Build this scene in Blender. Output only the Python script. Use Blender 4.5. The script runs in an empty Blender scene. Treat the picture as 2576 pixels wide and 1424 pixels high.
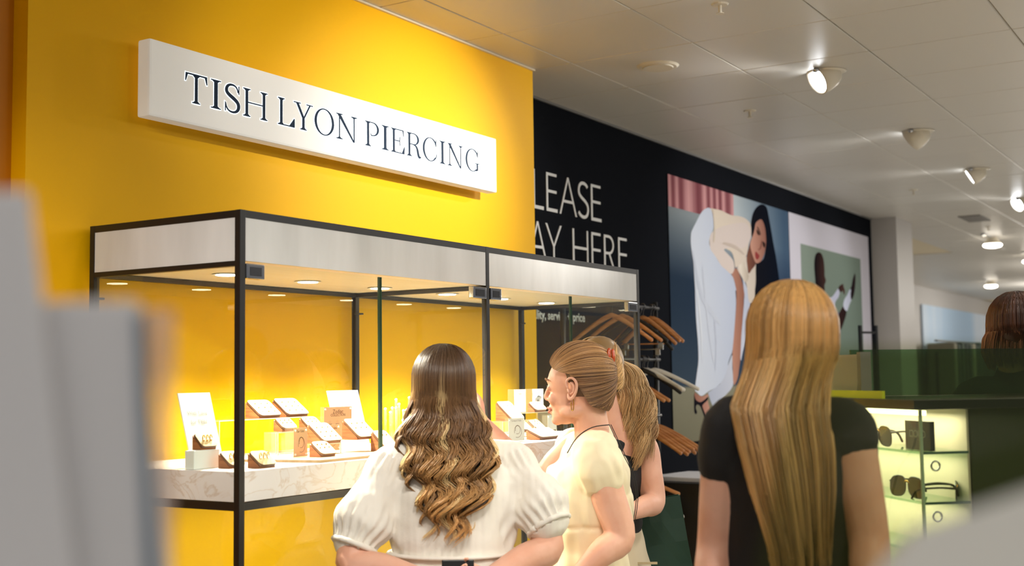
import bpy, bmesh, math, random
import numpy as np
from mathutils import Vector, Matrix, noise
random.seed(7); np.random.seed(7)
sc = bpy.context.scene
COL = sc.collection
V = Vector
# ------------------------------------------------------------------ camera
cam_d = bpy.data.cameras.new('camera'); cam = bpy.data.objects.new('camera', cam_d); COL.objects.link(cam)
yaw, pitch, roll = math.radians(57.976), math.radians(4.438), math.radians(-0.755)
fw = V((math.sin(yaw)*math.cos(pitch), math.cos(yaw)*math.cos(pitch), math.sin(pitch)))
rt = V((math.cos(yaw), -math.sin(yaw), 0)); up = rt.cross(fw)
rt2 = math.cos(roll)*rt + math.sin(roll)*up; up2 = -math.sin(roll)*rt + math.cos(roll)*up
cam.matrix_world = Matrix((( rt2.x, up2.x, -fw.x, 0), (rt2.y, up2.y, -fw.y, 0), (rt2.z, up2.z, -fw.z, 1.5), (0,0,0,1)))
cam_d.sensor_width = 36; cam_d.lens = 3080.8*36/2576
cam_d.clip_start = .05; cam_d.clip_end = 100
cam_d.dof.use_dof = True; cam_d.dof.focus_distance = 4.1; cam_d.dof.aperture_fstop = cam_d.lens/14.5
sc.camera = cam
# ------------------------------------------------------------------ world, exposure
w = bpy.data.worlds.new('world'); sc.world = w; w.use_nodes = True
w.node_tree.nodes['Background'].inputs[0].default_value = (.93, .95, 1, 1)
w.node_tree.nodes['Background'].inputs[1].default_value = .20
sc.view_settings.view_transform = 'Standard'; sc.view_settings.look = 'None'
sc.view_settings.exposure = 0.0; sc.view_settings.gamma = 1; sc.view_settings.use_curve_mapping = False
sc.cycles.use_denoising = True
sc.cycles.max_bounces = 10; sc.cycles.transparent_max_bounces = 24
sc.cycles.sample_clamp_indirect = 6
sc.cycles.caustics_reflective = False; sc.cycles.caustics_refractive = False

def lin(c):
    return tuple(((v/255)/12.92 if v/255 <= .04045 else ((v/255+.055)/1.055)**2.4) for v in c)
# ------------------------------------------------------------------ lamps
def lamp(name, kind, loc, energy, color=(1,1,1), aim=None, **kw):
    d = bpy.data.lights.new(name, kind); d.energy = energy; d.color = color
    for k, v in kw.items(): setattr(d, k, v)
    o = bpy.data.objects.new(name, d); o.location = loc; COL.objects.link(o)
    if aim is not None: o.rotation_euler = (V(aim)-V(loc)).to_track_quat('-Z', 'Y').to_euler()
    return o
CEIL = 2.96
WARM = (1, .86, .66); NEU = (1, .95, .88)
# the row of ceiling spots that wash the yellow wall and the sign (in front of the wall, above the frame)
lamp('wall_wash_light', 'SPOT', (2.66, .87, 2.9), 62, NEU, (3.45, 2.93, 2.4), spot_size=.85, spot_blend=1, shadow_soft_size=.03)
lamp('wall_wash_light', 'SPOT', (4.43, .87, 2.9), 245, NEU, (4.0, 2.93, 2.26), spot_size=.85, spot_blend=1, shadow_soft_size=.03)
# added fill lamps out of view, standing in for the other shop lighting
for p_, e_, a_ in (((1.5, .5, 2.9), 100, (2.8, 2.0, 1.1)), ((4.3, .5, 2.9), 66, (3.3, 1.9, 1.1)), ((1.2, -.9, 2.9), 90, (2.2, .8, 1.1)), ((1.0, .9, 2.9), 70, (2.35, 2.0, 1.3)), ((-.6, -.9, 2.9), 70, (.4, .4, 1.4))): lamp('shop_fill_spot', 'SPOT', p_, e_, NEU, a_, spot_size=1.0, spot_blend=1, shadow_soft_size=.12)
lamp('shop_fill_light', 'AREA', (2.6, -2.4, 2.93), 45, NEU, (2.6, -2.4, 0), shape='RECTANGLE', size=3.5, size_y=2.2)
lamp('shop_fill_light', 'AREA', (-.8, 1.2, 2.93), 22, NEU, (-.6, 1.2, 0), shape='RECTANGLE', size=2, size_y=2)
lamp('side_fill_spot', 'SPOT', (-.7, 1.3, 2.9), 190, NEU, (2.3, 2.62, 1.75), spot_size=.42, spot_blend=.9, shadow_soft_size=.08)  # added fill lamp, brightens the left side of the showcase fascia
lamp('shop_fill_light', 'AREA', (5.2, -.8, 2.93), 105, NEU, (5.2, -.5, 0), shape='RECTANGLE', size=3.5, size_y=2.2)
lamp('shop_fill_light', 'AREA', (9.5, .3, 2.93), 120, NEU, (9.5, .3, 0), shape='RECTANGLE', size=5, size_y=1.6)
for x_, y_, e_ in ((14.5, 1.2, 45), (18, 2.0, 60), (22, 3.0, 75), (26, 2.5, 80)): lamp('far_fill_light', 'POINT', (x_, y_, 2.5), e_, NEU, shadow_soft_size=.2)  # added point fills that brighten the far end of the shop

# ------------------------------------------------------------------ materials
MATS = {}
def mat(name, c=(200,200,200), rough=.5, metal=0, spec=.5, emit=None, es=0, trans=0, alpha=None, coat=0, sheen=0, sss=0):
    if name in MATS: return MATS[name]
    m = bpy.data.materials.new(name); m.use_nodes = True; b = m.node_tree.nodes['Principled BSDF']
    b.inputs['Base Color'].default_value = (*lin(c), 1); b.inputs['Roughness'].default_value = rough
    b.inputs['Metallic'].default_value = metal; b.inputs['Specular IOR Level'].default_value = spec
    if emit: b.inputs['Emission Color'].default_value = (*lin(emit), 1); b.inputs['Emission Strength'].default_value = es
    if trans: b.inputs['Transmission Weight'].default_value = trans
    if coat: b.inputs['Coat Weight'].default_value = coat
    if sheen: b.inputs['Sheen Weight'].default_value = sheen
    if sss:
        b.inputs['Subsurface Weight'].default_value = sss; b.inputs['Subsurface Radius'].default_value = (.012,.005,.003); b.inputs['Subsurface Scale'].default_value = .6
    MATS[name] = m; return m
def nodes(m): return m.node_tree.nodes, m.node_tree.links, m.node_tree.nodes['Principled BSDF']
def add_bump(m, scale=60, strength=.1, dist=.002, stretch=(1,1,1), detail=3):
    N, L, b = nodes(m)
    tc = N.new('ShaderNodeTexCoord'); mp = N.new('ShaderNodeMapping'); mp.inputs['Scale'].default_value = stretch
    t = N.new('ShaderNodeTexNoise'); t.inputs['Scale'].default_value = scale; t.inputs['Detail'].default_value = detail
    bu = N.new('ShaderNodeBump'); bu.inputs['Strength'].default_value = strength; bu.inputs['Distance'].default_value = dist
    L.new(tc.outputs['Object'], mp.inputs[0]); L.new(mp.outputs[0], t.inputs['Vector']); L.new(t.outputs[0], bu.inputs['Height']); L.new(bu.outputs[0], b.inputs['Normal'])
    return m
def add_mix(m, c1, c2, scale=5, stretch=(1,1,1), lo=.35, hi=.65, detail=4, distort=0):
    N, L, b = nodes(m)
    tc = N.new('ShaderNodeTexCoord'); mp = N.new('ShaderNodeMapping'); mp.inputs['Scale'].default_value = stretch
    t = N.new('ShaderNodeTexNoise'); t.inputs['Scale'].default_value = scale; t.inputs['Detail'].default_value = detail; t.inputs['Distortion'].default_value = distort
    r = N.new('ShaderNodeValToRGB'); e = r.color_ramp.elements
    e[0].position = lo; e[0].color = (*lin(c1), 1); e[1].position = hi; e[1].color = (*lin(c2), 1)
    L.new(tc.outputs['Object'], mp.inputs[0]); L.new(mp.outputs[0], t.inputs['Vector']); L.new(t.outputs[0], r.inputs[0]); L.new(r.outputs[0], b.inputs['Base Color'])
    return m
def glass(name, tint=(250,252,250), refl=1.0, diffuse=0, dcol=(235,235,235), ior=1.5):
    if name in MATS: return MATS[name]
    m = bpy.data.materials.new(name); m.use_nodes = True; N = m.node_tree.nodes; L = m.node_tree.links
    for n in list(N):
        if n.type == 'BSDF_PRINCIPLED': N.remove(n)
    out = [n for n in N if n.type == 'OUTPUT_MATERIAL'][0]
    tr = N.new('ShaderNodeBsdfTransparent'); tr.inputs[0].default_value = (*lin(tint), 1)
    gl = N.new('ShaderNodeBsdfGlossy'); gl.inputs['Roughness'].default_value = .02; gl.inputs[0].default_value = (refl, refl, refl, 1)
    fr = N.new('ShaderNodeFresnel'); fr.inputs[0].default_value = ior
    mx = N.new('ShaderNodeMixShader'); ge = N.new('ShaderNodeNewGeometry'); ma = N.new('ShaderNodeMath'); ma.operation = 'SUBTRACT'; ma.inputs[0].default_value = 1
    mu = N.new('ShaderNodeMath'); mu.operation = 'MULTIPLY'; L.new(ge.outputs['Backfacing'], ma.inputs[1]); L.new(ma.outputs[0], mu.inputs[0]); L.new(fr.outputs[0], mu.inputs[1]); L.new(mu.outputs[0], mx.inputs[0])
    if diffuse:
        df = N.new('ShaderNodeBsdfDiffuse'); df.inputs[0].default_value = (*lin(dcol), 1)
        m2 = N.new('ShaderNodeMixShader'); m2.inputs[0].default_value = diffuse
        L.new(tr.outputs[0], m2.inputs[1]); L.new(df.outputs[0], m2.inputs[2]); L.new(m2.outputs[0], mx.inputs[1])
    else: L.new(tr.outputs[0], mx.inputs[1])
    L.new(gl.outputs[0], mx.inputs[2]); L.new(mx.outputs[0], out.inputs[0])
    MATS[name] = m; return m
def vmat(name, rough=.5, spec=.5, attr='Color', sheen=0):
    if name in MATS: return MATS[name]
    m = mat(name, rough=rough, spec=spec, sheen=sheen); N, L, b = nodes(m)
    a = N.new('ShaderNodeVertexColor'); a.layer_name = attr; L.new(a.outputs[0], b.inputs['Base Color']); return m

# ------------------------------------------------------------------ object helpers
def link(name, me, m=None, parent=None, smooth=False):
    o = bpy.data.objects.new(name, me); COL.objects.link(o)
    if m is not None:
        for q in (m if isinstance(m, (list, tuple)) else [m]): me.materials.append(q)
    if smooth: me.polygons.foreach_set('use_smooth', np.ones(len(me.polygons), bool))
    if parent is not None: o.parent = parent
    return o
def pyd(name, v, f, m=None, parent=None, smooth=False):
    me = bpy.data.meshes.new(name); me.from_pydata([tuple(x) for x in v], [], [tuple(x) for x in f]); me.update()
    return link(name, me, m, parent, smooth)
def fin(name, bm, m=None, parent=None, smooth=False):
    me = bpy.data.meshes.new(name); bm.normal_update(); bm.to_mesh(me); bm.free()
    return link(name, me, m, parent, smooth)
def empty(name, loc, label, cat, group=None, rz=0):
    o = bpy.data.objects.new(name, None); COL.objects.link(o); o.location = loc; o.rotation_euler = (0,0,rz); o.empty_display_size = .05
    return tag(o, label, cat, group)
def tag(o, label, cat, group=None):
    o['label'] = label; o['category'] = cat
    if group: o['group'] = group
    return o
def struct(o): o['kind'] = 'structure'; return o
def bbox(bm, x0, x1, y0, y1, z0, z1, bev=0, seg=2, M=None):
    r = bmesh.ops.create_cube(bm, size=1); vs = r['verts']
    for v in vs: v.co = V(((x0+x1)/2+v.co.x*(x1-x0), (y0+y1)/2+v.co.y*(y1-y0), (z0+z1)/2+v.co.z*(z1-z0)))
    if bev:
        es = list({e for v in vs for e in v.link_edges})
        g = bmesh.ops.bevel(bm, geom=es, offset=bev, segments=seg, affect='EDGES', profile=.6)
        vs = list({v for f in g['faces'] for v in f.verts} | {v for v in vs if v.is_valid})
    if M is not None:
        for v in vs: v.co = M @ v.co
    return vs
def box(name, x0, x1, y0, y1, z0, z1, m, parent=None, bev=0, M=None, smooth=False):
    bm = bmesh.new(); bbox(bm, x0, x1, y0, y1, z0, z1, bev, M=M); return fin(name, bm, m, parent, smooth)
def frame_along(pts):
    fr = []; prev = None
    for i in range(len(pts)):
        t = (pts[min(i+1, len(pts)-1)]-pts[max(i-1, 0)]).normalized()
        if prev is None:
            a = V((0,0,1)) if abs(t.z) < .9 else V((1,0,0)); s = t.cross(a).normalized()
        else: s = (prev - t*prev.dot(t)).normalized()
        prev = s; fr.append((s, t.cross(s).normalized()))
    return fr
def catmull(P, k=6):
    P = [np.array(p, float) for p in P]; n = len(P); out = []
    for i in range(n-1):
        a, b, c, d = P[max(i-1,0)], P[i], P[i+1], P[min(i+2,n-1)]
        for j in range(k):
            t = j/k; out.append(.5*((2*b)+(c-a)*t+(2*a-5*b+4*c-d)*t*t+(3*b-a-3*c+d)*t**3))
    out.append(P[-1]); return out
def tubev(pts, rad, n=12, side=None, k=4, round_end=True):
    """closed tapered tube: pts list of points, rad list of r or (a,b); returns verts, faces"""
    rr = [(r, r) if not isinstance(r, (tuple, list)) else r for r in rad]
    data = catmull([tuple(p)+tuple(r) for p, r in zip(pts, rr)], k) if len(pts) > 2 and k > 1 else [np.array(tuple(p)+tuple(r)) for p, r in zip(pts, rr)]
    if round_end:
        def cap(a, b):
            d = (a[:3]-b[:3]); d = d/np.linalg.norm(d); r = min(a[3], a[4]); res = []
            for ang in (30, 55, 75):
                t = math.radians(ang); res.append(np.concatenate([a[:3]+d*r*math.sin(t), a[3:]*math.cos(t)]))
            return res
        data = cap(data[0], data[1])[::-1] + data + cap(data[-1], data[-2])
    P = [V(d[:3]) for d in data]; F = frame_along(P); v = []; f = []
    for d, p, (s, u) in zip(data, P, F):
        if side is not None:
            t = u.cross(s).normalized(); s2 = side - t*side.dot(t); s = s2.normalized(); u = t.cross(s).normalized()
        for i in range(n):
            a = 2*math.pi*i/n; v.append(p + s*(math.cos(a)*d[3]) + u*(math.sin(a)*d[4]))
    m = len(P)
    for j in range(m-1):
        for i in range(n): f.append((j*n+i, j*n+(i+1)%n, (j+1)*n+(i+1)%n, (j+1)*n+i))
    f.append(tuple(range(n-1, -1, -1))); f.append(tuple((m-1)*n+i for i in range(n)))
    return v, f
class Geo:
    def __init__(s): s.v = []; s.f = []
    def add(s, vf):
        o = len(s.v); s.v += list(vf[0]); s.f += [tuple(i+o for i in q) for q in vf[1]]; return s
    def tube(s, *a, **k): return s.add(tubev(*a, **k))
    def ell(s, c, r, M=None, n=20, h=14):
        v = []; f = []
        for j in range(1, h):
            t = math.pi*j/h
            for i in range(n):
                p = 2*math.pi*i/n; q = V((r[0]*math.sin(t)*math.cos(p), r[1]*math.sin(t)*math.sin(p), r[2]*math.cos(t)))
                v.append(V(c)+(M @ q if M is not None else q))
        q = V((0,0,r[2])); top = V(c)+(M @ q if M is not None else q); bot = V(c)-(M @ q if M is not None else q)
        v += [top, bot]; T = len(v)-2; B = T+1
        for j in range(h-2):
            for i in range(n): f.append((j*n+i, (j+1)*n+i, (j+1)*n+(i+1)%n, j*n+(i+1)%n))
        for i in range(n): f.append((T, i, (i+1)%n)); f.append((B, (h-2)*n+(i+1)%n, (h-2)*n+i))
        return s.add((v, f))
    def make(s, name, m, parent=None, smooth=True): return pyd(name, s.v, s.f, m, parent, smooth)
    def remesh(s, name, m, parent=None, vox=.006, sm=6, disp=None, fac=.5):
        me = bpy.data.meshes.new('tmp'); me.from_pydata([tuple(x) for x in s.v], [], s.f); me.update()
        bm = bmesh.new(); bm.from_mesh(me); bmesh.ops.recalc_face_normals(bm, faces=bm.faces); bm.to_mesh(me); bm.free()
        o = bpy.data.objects.new('tmp', me); COL.objects.link(o)
        q = o.modifiers.new('r', 'REMESH'); q.mode = 'VOXEL'; q.voxel_size = vox
        q = o.modifiers.new('s', 'SMOOTH'); q.factor = fac; q.iterations = sm
        dg = bpy.context.evaluated_depsgraph_get(); dg.update()
        r = bpy.data.meshes.new_from_object(o.evaluated_get(dg)); r.name = name
        bpy.data.objects.remove(o); bpy.data.meshes.remove(me); r.materials.clear()
        if disp:
            n = len(r.vertices); co = np.empty(n*3); no = np.empty(n*3); r.vertices.foreach_get('co', co); r.vertices.foreach_get('normal', no)
            co = co.reshape(-1,3); no = no.reshape(-1,3); d = np.array([disp(V(c), V(q)) for c, q in zip(co, no)])
            r.vertices.foreach_set('co', (co+no*d[:,None]).ravel()); r.update()
        return link(name, r, m, parent, True)
def text_mesh(s, offset=0.0, align='LEFT'):
    c = bpy.data.curves.new('t', 'FONT'); c.body = s; c.size = 1; c.offset = offset; c.align_x = align; c.resolution_u = 3
    o = bpy.data.objects.new('t', c); COL.objects.link(o); dg = bpy.context.evaluated_depsgraph_get(); dg.update()
    me = bpy.data.meshes.new_from_object(o.evaluated_get(dg)); bpy.data.objects.remove(o); bpy.data.curves.remove(c)
    me.materials.clear(); return me
def text(name, s, M, m, parent=None, height=None, width=None, offset=0.0, center=False, depth=.0008):
    me = text_mesh(s, offset); co = np.empty(len(me.vertices)*3); me.vertices.foreach_get('co', co); co = co.reshape(-1,3)
    lo, hi = co.min(0), co.max(0); k = (width/(hi[0]-lo[0])) if width else height/(hi[1]-lo[1]); ky = k if not (width and height) else height/(hi[1]-lo[1])
    co[:,0] = (co[:,0]-(lo[0] if not center else (lo[0]+hi[0])/2))*k; co[:,1] = (co[:,1]-lo[1])*ky
    me.vertices.foreach_set('co', co.ravel()); me.transform(M); me.update()
    bm = bmesh.new(); bm.from_mesh(me); nrm = (M.to_3x3() @ V((0,0,1))).normalized()
    r = bmesh.ops.extrude_face_region(bm, geom=list(bm.faces))
    for q in r['geom']:
        if isinstance(q, bmesh.types.BMVert): q.co += nrm*depth
    bmesh.ops.recalc_face_normals(bm, faces=bm.faces); bm.to_mesh(me); bm.free(); me.name = name
    return link(name, me, m, parent)
def wallM(x, y, z):   # local (x right, y up) onto a wall facing -Y
    return Matrix(((1,0,0,x),(0,0,-1,y),(0,1,0,z),(0,0,0,1)))
def prism(bm, pts, y0, y1):
    """2-D polygon (x,z) extruded from y0 (front) to y1"""
    a = [bm.verts.new((p[0], y0, p[1])) for p in pts]; b = [bm.verts.new((p[0], y1, p[1])) for p in pts]; n = len(pts)
    area = sum(pts[i][0]*pts[(i+1)%n][1]-pts[(i+1)%n][0]*pts[i][1] for i in range(n))
    if area < 0: a.reverse(); b.reverse()
    bm.faces.new(a).material_index = 0; bm.faces.new(b[::-1])
    for i in range(n):
        f = bm.faces.new((a[i], b[i], b[(i+1)%n], a[(i+1)%n])); f.material_index = 1

# ------------------------------------------------------------------ shared materials
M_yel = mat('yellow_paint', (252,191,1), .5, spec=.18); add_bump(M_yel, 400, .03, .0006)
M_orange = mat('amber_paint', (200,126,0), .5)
M_blk = mat('black_wall_print', (29,31,36), .6, spec=0); add_bump(M_blk, 300, .03, .0006)
M_tile = mat('ceiling_tile_paint', (214,210,202), .36, spec=.5); add_bump(M_tile, 3, .06, .01)
M_gap = mat('ceiling_joint', (226,214,186), .6)  # cream tone puts the tile bevel highlight into the joint colour
M_floor = mat('floor_tile', (200,196,188), .35)
M_frame = mat('black_powder_coat', (20,20,20), .42, spec=.5); add_bump(M_frame, 900, .05, .0004)
M_white = mat('white_satin', (240,240,238), .35)
M_chrome = mat('chrome', (190,192,196), .12, metal=1)
M_glass = glass('clear_glass', (250,253,250))
M_edge = mat('green_glass_edge', (40,66,48), .15)
M_skin = mat('skin', (226,172,146), .48, spec=.4, sss=.12); add_mix(M_skin, (222,166,140), (232,182,158), 14)
M_led = mat('led_disc', (255,255,255), emit=(255,240,214), es=14)
POSTER={'curtain': [(6.994, 2.768), (8.092, 2.771), (8.076, 2.617), (6.994, 2.566)], 'skirt': [(7.638, 2.626), (7.573, 2.609), (7.516, 2.58), (7.466, 2.543), (7.417, 2.5), (7.369, 2.458), (7.339, 2.424), (7.33, 2.361), (7.344, 2.3), (7.363, 2.24), (7.37, 2.178), (7.376, 2.116), (7.381, 2.055), (7.381, 2.016), (7.385, 1.882), (7.397, 1.782), (7.406, 1.715), (7.407, 1.599), (7.374, 1.507), (7.34, 1.412), (7.373, 1.391), (7.444, 1.367), (7.563, 1.396), (7.683, 1.42), (7.797, 1.462), (7.882, 1.531), (7.92, 1.592), (7.965, 1.637), (7.996, 1.673), (8.041, 1.816), (8.085, 1.997), (8.08, 2.087), (8.096, 2.093), (8.053, 2.17), (8.002, 2.201), (7.918, 2.225), (7.852, 2.243), (7.771, 2.283), (7.708, 2.329), (7.661, 2.358), (7.638, 2.375), (7.64, 2.414), (7.684, 2.463), (7.728, 2.512), (7.728, 2.551), (7.694, 2.606), (7.67, 2.623)], 'cloth_back': [(7.551, 1.388), (7.683, 1.42), (7.797, 1.462), (7.944, 1.601), (7.993, 1.637), (7.987, 1.548), (7.992, 1.429), (7.812, 1.349), (7.675, 1.288), (7.611, 1.311)], 'jacket': [(7.67, 2.626), (7.761, 2.629), (7.861, 2.631), (7.963, 2.622), (8.067, 2.618), (8.174, 2.626), (8.283, 2.625), (8.365, 2.61), (8.41, 2.587), (8.419, 2.532), (8.402, 2.489), (8.362, 2.444), (8.339, 2.394), (8.308, 2.354), (8.241, 2.311), (8.167, 2.279), (8.094, 2.252), (8.071, 2.305), (8.031, 2.355), (7.928, 2.372), (7.779, 2.4), (7.717, 2.459), (7.728, 2.512), (7.728, 2.551), (7.701, 2.6)], 'sleeve': [(7.64, 2.414), (7.676, 2.456), (7.743, 2.485), (7.853, 2.518), (7.957, 2.54), (8.063, 2.559), (8.189, 2.578), (8.298, 2.588), (8.371, 2.572), (8.402, 2.537), (8.399, 2.489), (8.343, 2.442), (8.248, 2.405), (8.121, 2.392), (8.016, 2.387), (7.894, 2.365), (7.927, 2.347), (8.045, 2.306), (8.073, 2.258), (8.056, 2.224), (8.006, 2.201), (7.918, 2.225), (7.835, 2.248), (7.755, 2.294), (7.699, 2.322), (7.653, 2.351)], 'hair': [(8.431, 2.495), (8.415, 2.532), (8.415, 2.58), (8.428, 2.623), (8.464, 2.676), (8.525, 2.721), (8.595, 2.75), (8.655, 2.764), (8.714, 2.763), (8.762, 2.744), (8.797, 2.675), (8.831, 2.6), (8.873, 2.495), (8.917, 2.405), (8.951, 2.313), (8.987, 2.177), (8.984, 2.051), (8.461, 2.027), (8.48, 2.148), (8.487, 2.315), (8.581, 2.329), (8.662, 2.363), (8.703, 2.438), (8.716, 2.496), (8.7, 2.594), (8.626, 2.647), (8.546, 2.625), (8.506, 2.603), (8.473, 2.544)], 'face': [(8.506, 2.603), (8.546, 2.627), (8.626, 2.648), (8.673, 2.627), (8.703, 2.587), (8.715, 2.538), (8.717, 2.489), (8.697, 2.437), (8.668, 2.392), (8.625, 2.354), (8.581, 2.329), (8.522, 2.314), (8.484, 2.317), (8.448, 2.347), (8.417, 2.383), (8.393, 2.419), (8.39, 2.453), (8.431, 2.497), (8.473, 2.544)], 'neck': [(8.392, 2.453), (8.417, 2.383), (8.448, 2.347), (8.484, 2.317), (8.472, 2.293), (8.403, 2.258), (8.349, 2.228), (8.326, 2.269), (8.313, 2.337), (8.359, 2.409)], 'lips': [(8.49, 2.399), (8.518, 2.394), (8.546, 2.383), (8.569, 2.374), (8.554, 2.355), (8.52, 2.34), (8.49, 2.35), (8.479, 2.374)], 'eye': [(8.518, 2.566), (8.545, 2.559), (8.569, 2.546), (8.581, 2.525), (8.554, 2.526), (8.528, 2.539)], 'eye2': [(8.636, 2.487), (8.675, 2.481), (8.694, 2.469), (8.684, 2.443), (8.66, 2.445), (8.642, 2.461)], 'brow': [(8.528, 2.586), (8.554, 2.583), (8.598, 2.549), (8.604, 2.528), (8.589, 2.531), (8.567, 2.553)], 'nose': [(8.618, 2.501), (8.627, 2.474), (8.613, 2.437), (8.568, 2.412), (8.534, 2.418), (8.577, 2.434)], 'shirt': [(8.241, 2.311), (8.314, 2.347), (8.323, 2.276), (8.349, 2.228), (8.483, 2.312), (8.484, 2.253), (8.481, 2.183), (8.458, 2.112), (8.442, 2.026), (8.339, 2.021), (8.309, 2.111), (8.276, 2.164), (8.197, 2.2), (8.126, 2.254)], 'shirt_shade': [(8.166, 2.272), (8.259, 2.306), (8.275, 2.273), (8.344, 2.209), (8.284, 2.158), (8.197, 2.2)], 'arm': [(8.043, 2.226), (8.093, 2.248), (8.137, 2.236), (8.17, 2.205), (8.198, 2.173), (8.231, 2.127), (8.249, 2.074), (8.253, 2.034), (8.24, 2.068), (8.22, 1.957), (8.204, 1.911), (8.163, 1.747), (8.139, 1.62), (8.11, 1.548), (8.076, 1.477), (8.002, 1.433), (7.994, 1.548), (7.994, 1.655), (8.041, 1.816), (8.09, 1.997), (8.085, 2.096), (8.1, 2.027), (8.096, 2.093), (8.061, 2.164), (8.02, 2.202)], 'cloth_right': [(8.225, 2.186), (8.283, 2.143), (8.34, 2.073), (8.363, 1.981), (8.339, 1.888), (8.253, 1.749), (8.185, 1.657), (8.147, 1.598), (8.143, 1.674), (8.17, 1.774), (8.209, 1.911), (8.244, 2.05)], 'foot': [(7.333, 1.393), (7.383, 1.378), (7.444, 1.365), (7.497, 1.368), (7.555, 1.376), (7.544, 1.338), (7.567, 1.295), (7.598, 1.248), (7.562, 1.223), (7.523, 1.212), (7.479, 1.256), (7.44, 1.298), (7.379, 1.316), (7.327, 1.336)], 'strap': [(7.326, 1.384), (7.35, 1.346), (7.421, 1.328), (7.495, 1.343), (7.545, 1.359), (7.54, 1.338), (7.462, 1.31), (7.461, 1.289), (7.504, 1.246), (7.545, 1.224), (7.519, 1.208), (7.468, 1.248), (7.424, 1.299), (7.369, 1.313), (7.347, 1.293), (7.366, 1.267), (7.351, 1.253), (7.325, 1.264), (7.321, 1.31)], 'inner': [(9.489, 2.543), (11.138, 2.543), (11.099, 2.147)], 'man_head': [(9.942, 2.51), (9.879, 2.494), (9.837, 2.461), (9.814, 2.404), (9.815, 2.342), (9.824, 2.288), (9.833, 2.233), (9.875, 2.212), (9.947, 2.192), (9.981, 2.171), (10.032, 2.173), (10.068, 2.207), (10.066, 2.239), (10.099, 2.269), (10.107, 2.289), (10.079, 2.319), (10.081, 2.36), (10.075, 2.423), (10.055, 2.47), (10.008, 2.504)], 'man_body': [(9.803, 2.217), (9.852, 2.227), (9.91, 2.198), (9.981, 2.163), (10.043, 2.166), (10.026, 2.124), (10.141, 2.135), (10.272, 2.157), (10.383, 2.208), (10.444, 2.232), (10.475, 2.196), (10.43, 2.153), (10.346, 2.113), (10.313, 2.05), (10.265, 1.967), (10.12, 1.93), (9.821, 1.921), (9.736, 2.026), (9.744, 2.104)], 'man_collar': [(9.842, 2.222), (9.875, 2.208), (9.933, 2.176), (9.97, 2.13), (9.983, 2.115), (9.964, 2.118), (9.923, 2.152), (9.849, 2.199)], 'man_hand': [(10.444, 2.232), (10.468, 2.255), (10.538, 2.274), (10.585, 2.282), (10.599, 2.257), (10.629, 2.229), (10.613, 2.191), (10.584, 2.198), (10.567, 2.222), (10.53, 2.207), (10.485, 2.211)], 'man_foot': [(10.945, 2.402), (10.964, 2.367), (10.946, 2.289), (10.902, 2.21), (10.845, 2.164), (10.802, 2.161), (10.793, 2.204), (10.814, 2.239), (10.799, 2.255), (10.836, 2.283), (10.878, 2.345)], 'man_sock': [(10.755, 2.236), (10.807, 2.247), (10.81, 2.205), (10.822, 2.162), (10.754, 2.11), (10.663, 2.047), (10.571, 2.085), (10.605, 2.145), (10.694, 2.191)], 'man_leg': [(10.572, 2.089), (10.663, 2.047), (10.569, 1.944), (10.453, 1.875), (10.354, 1.937), (10.443, 2.022)], 'man_trousers': [(10.308, 2.001), (10.443, 2.03), (10.575, 1.994), (10.482, 1.892), (10.392, 1.808), (10.209, 1.804), (10.166, 1.883)]}
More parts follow.
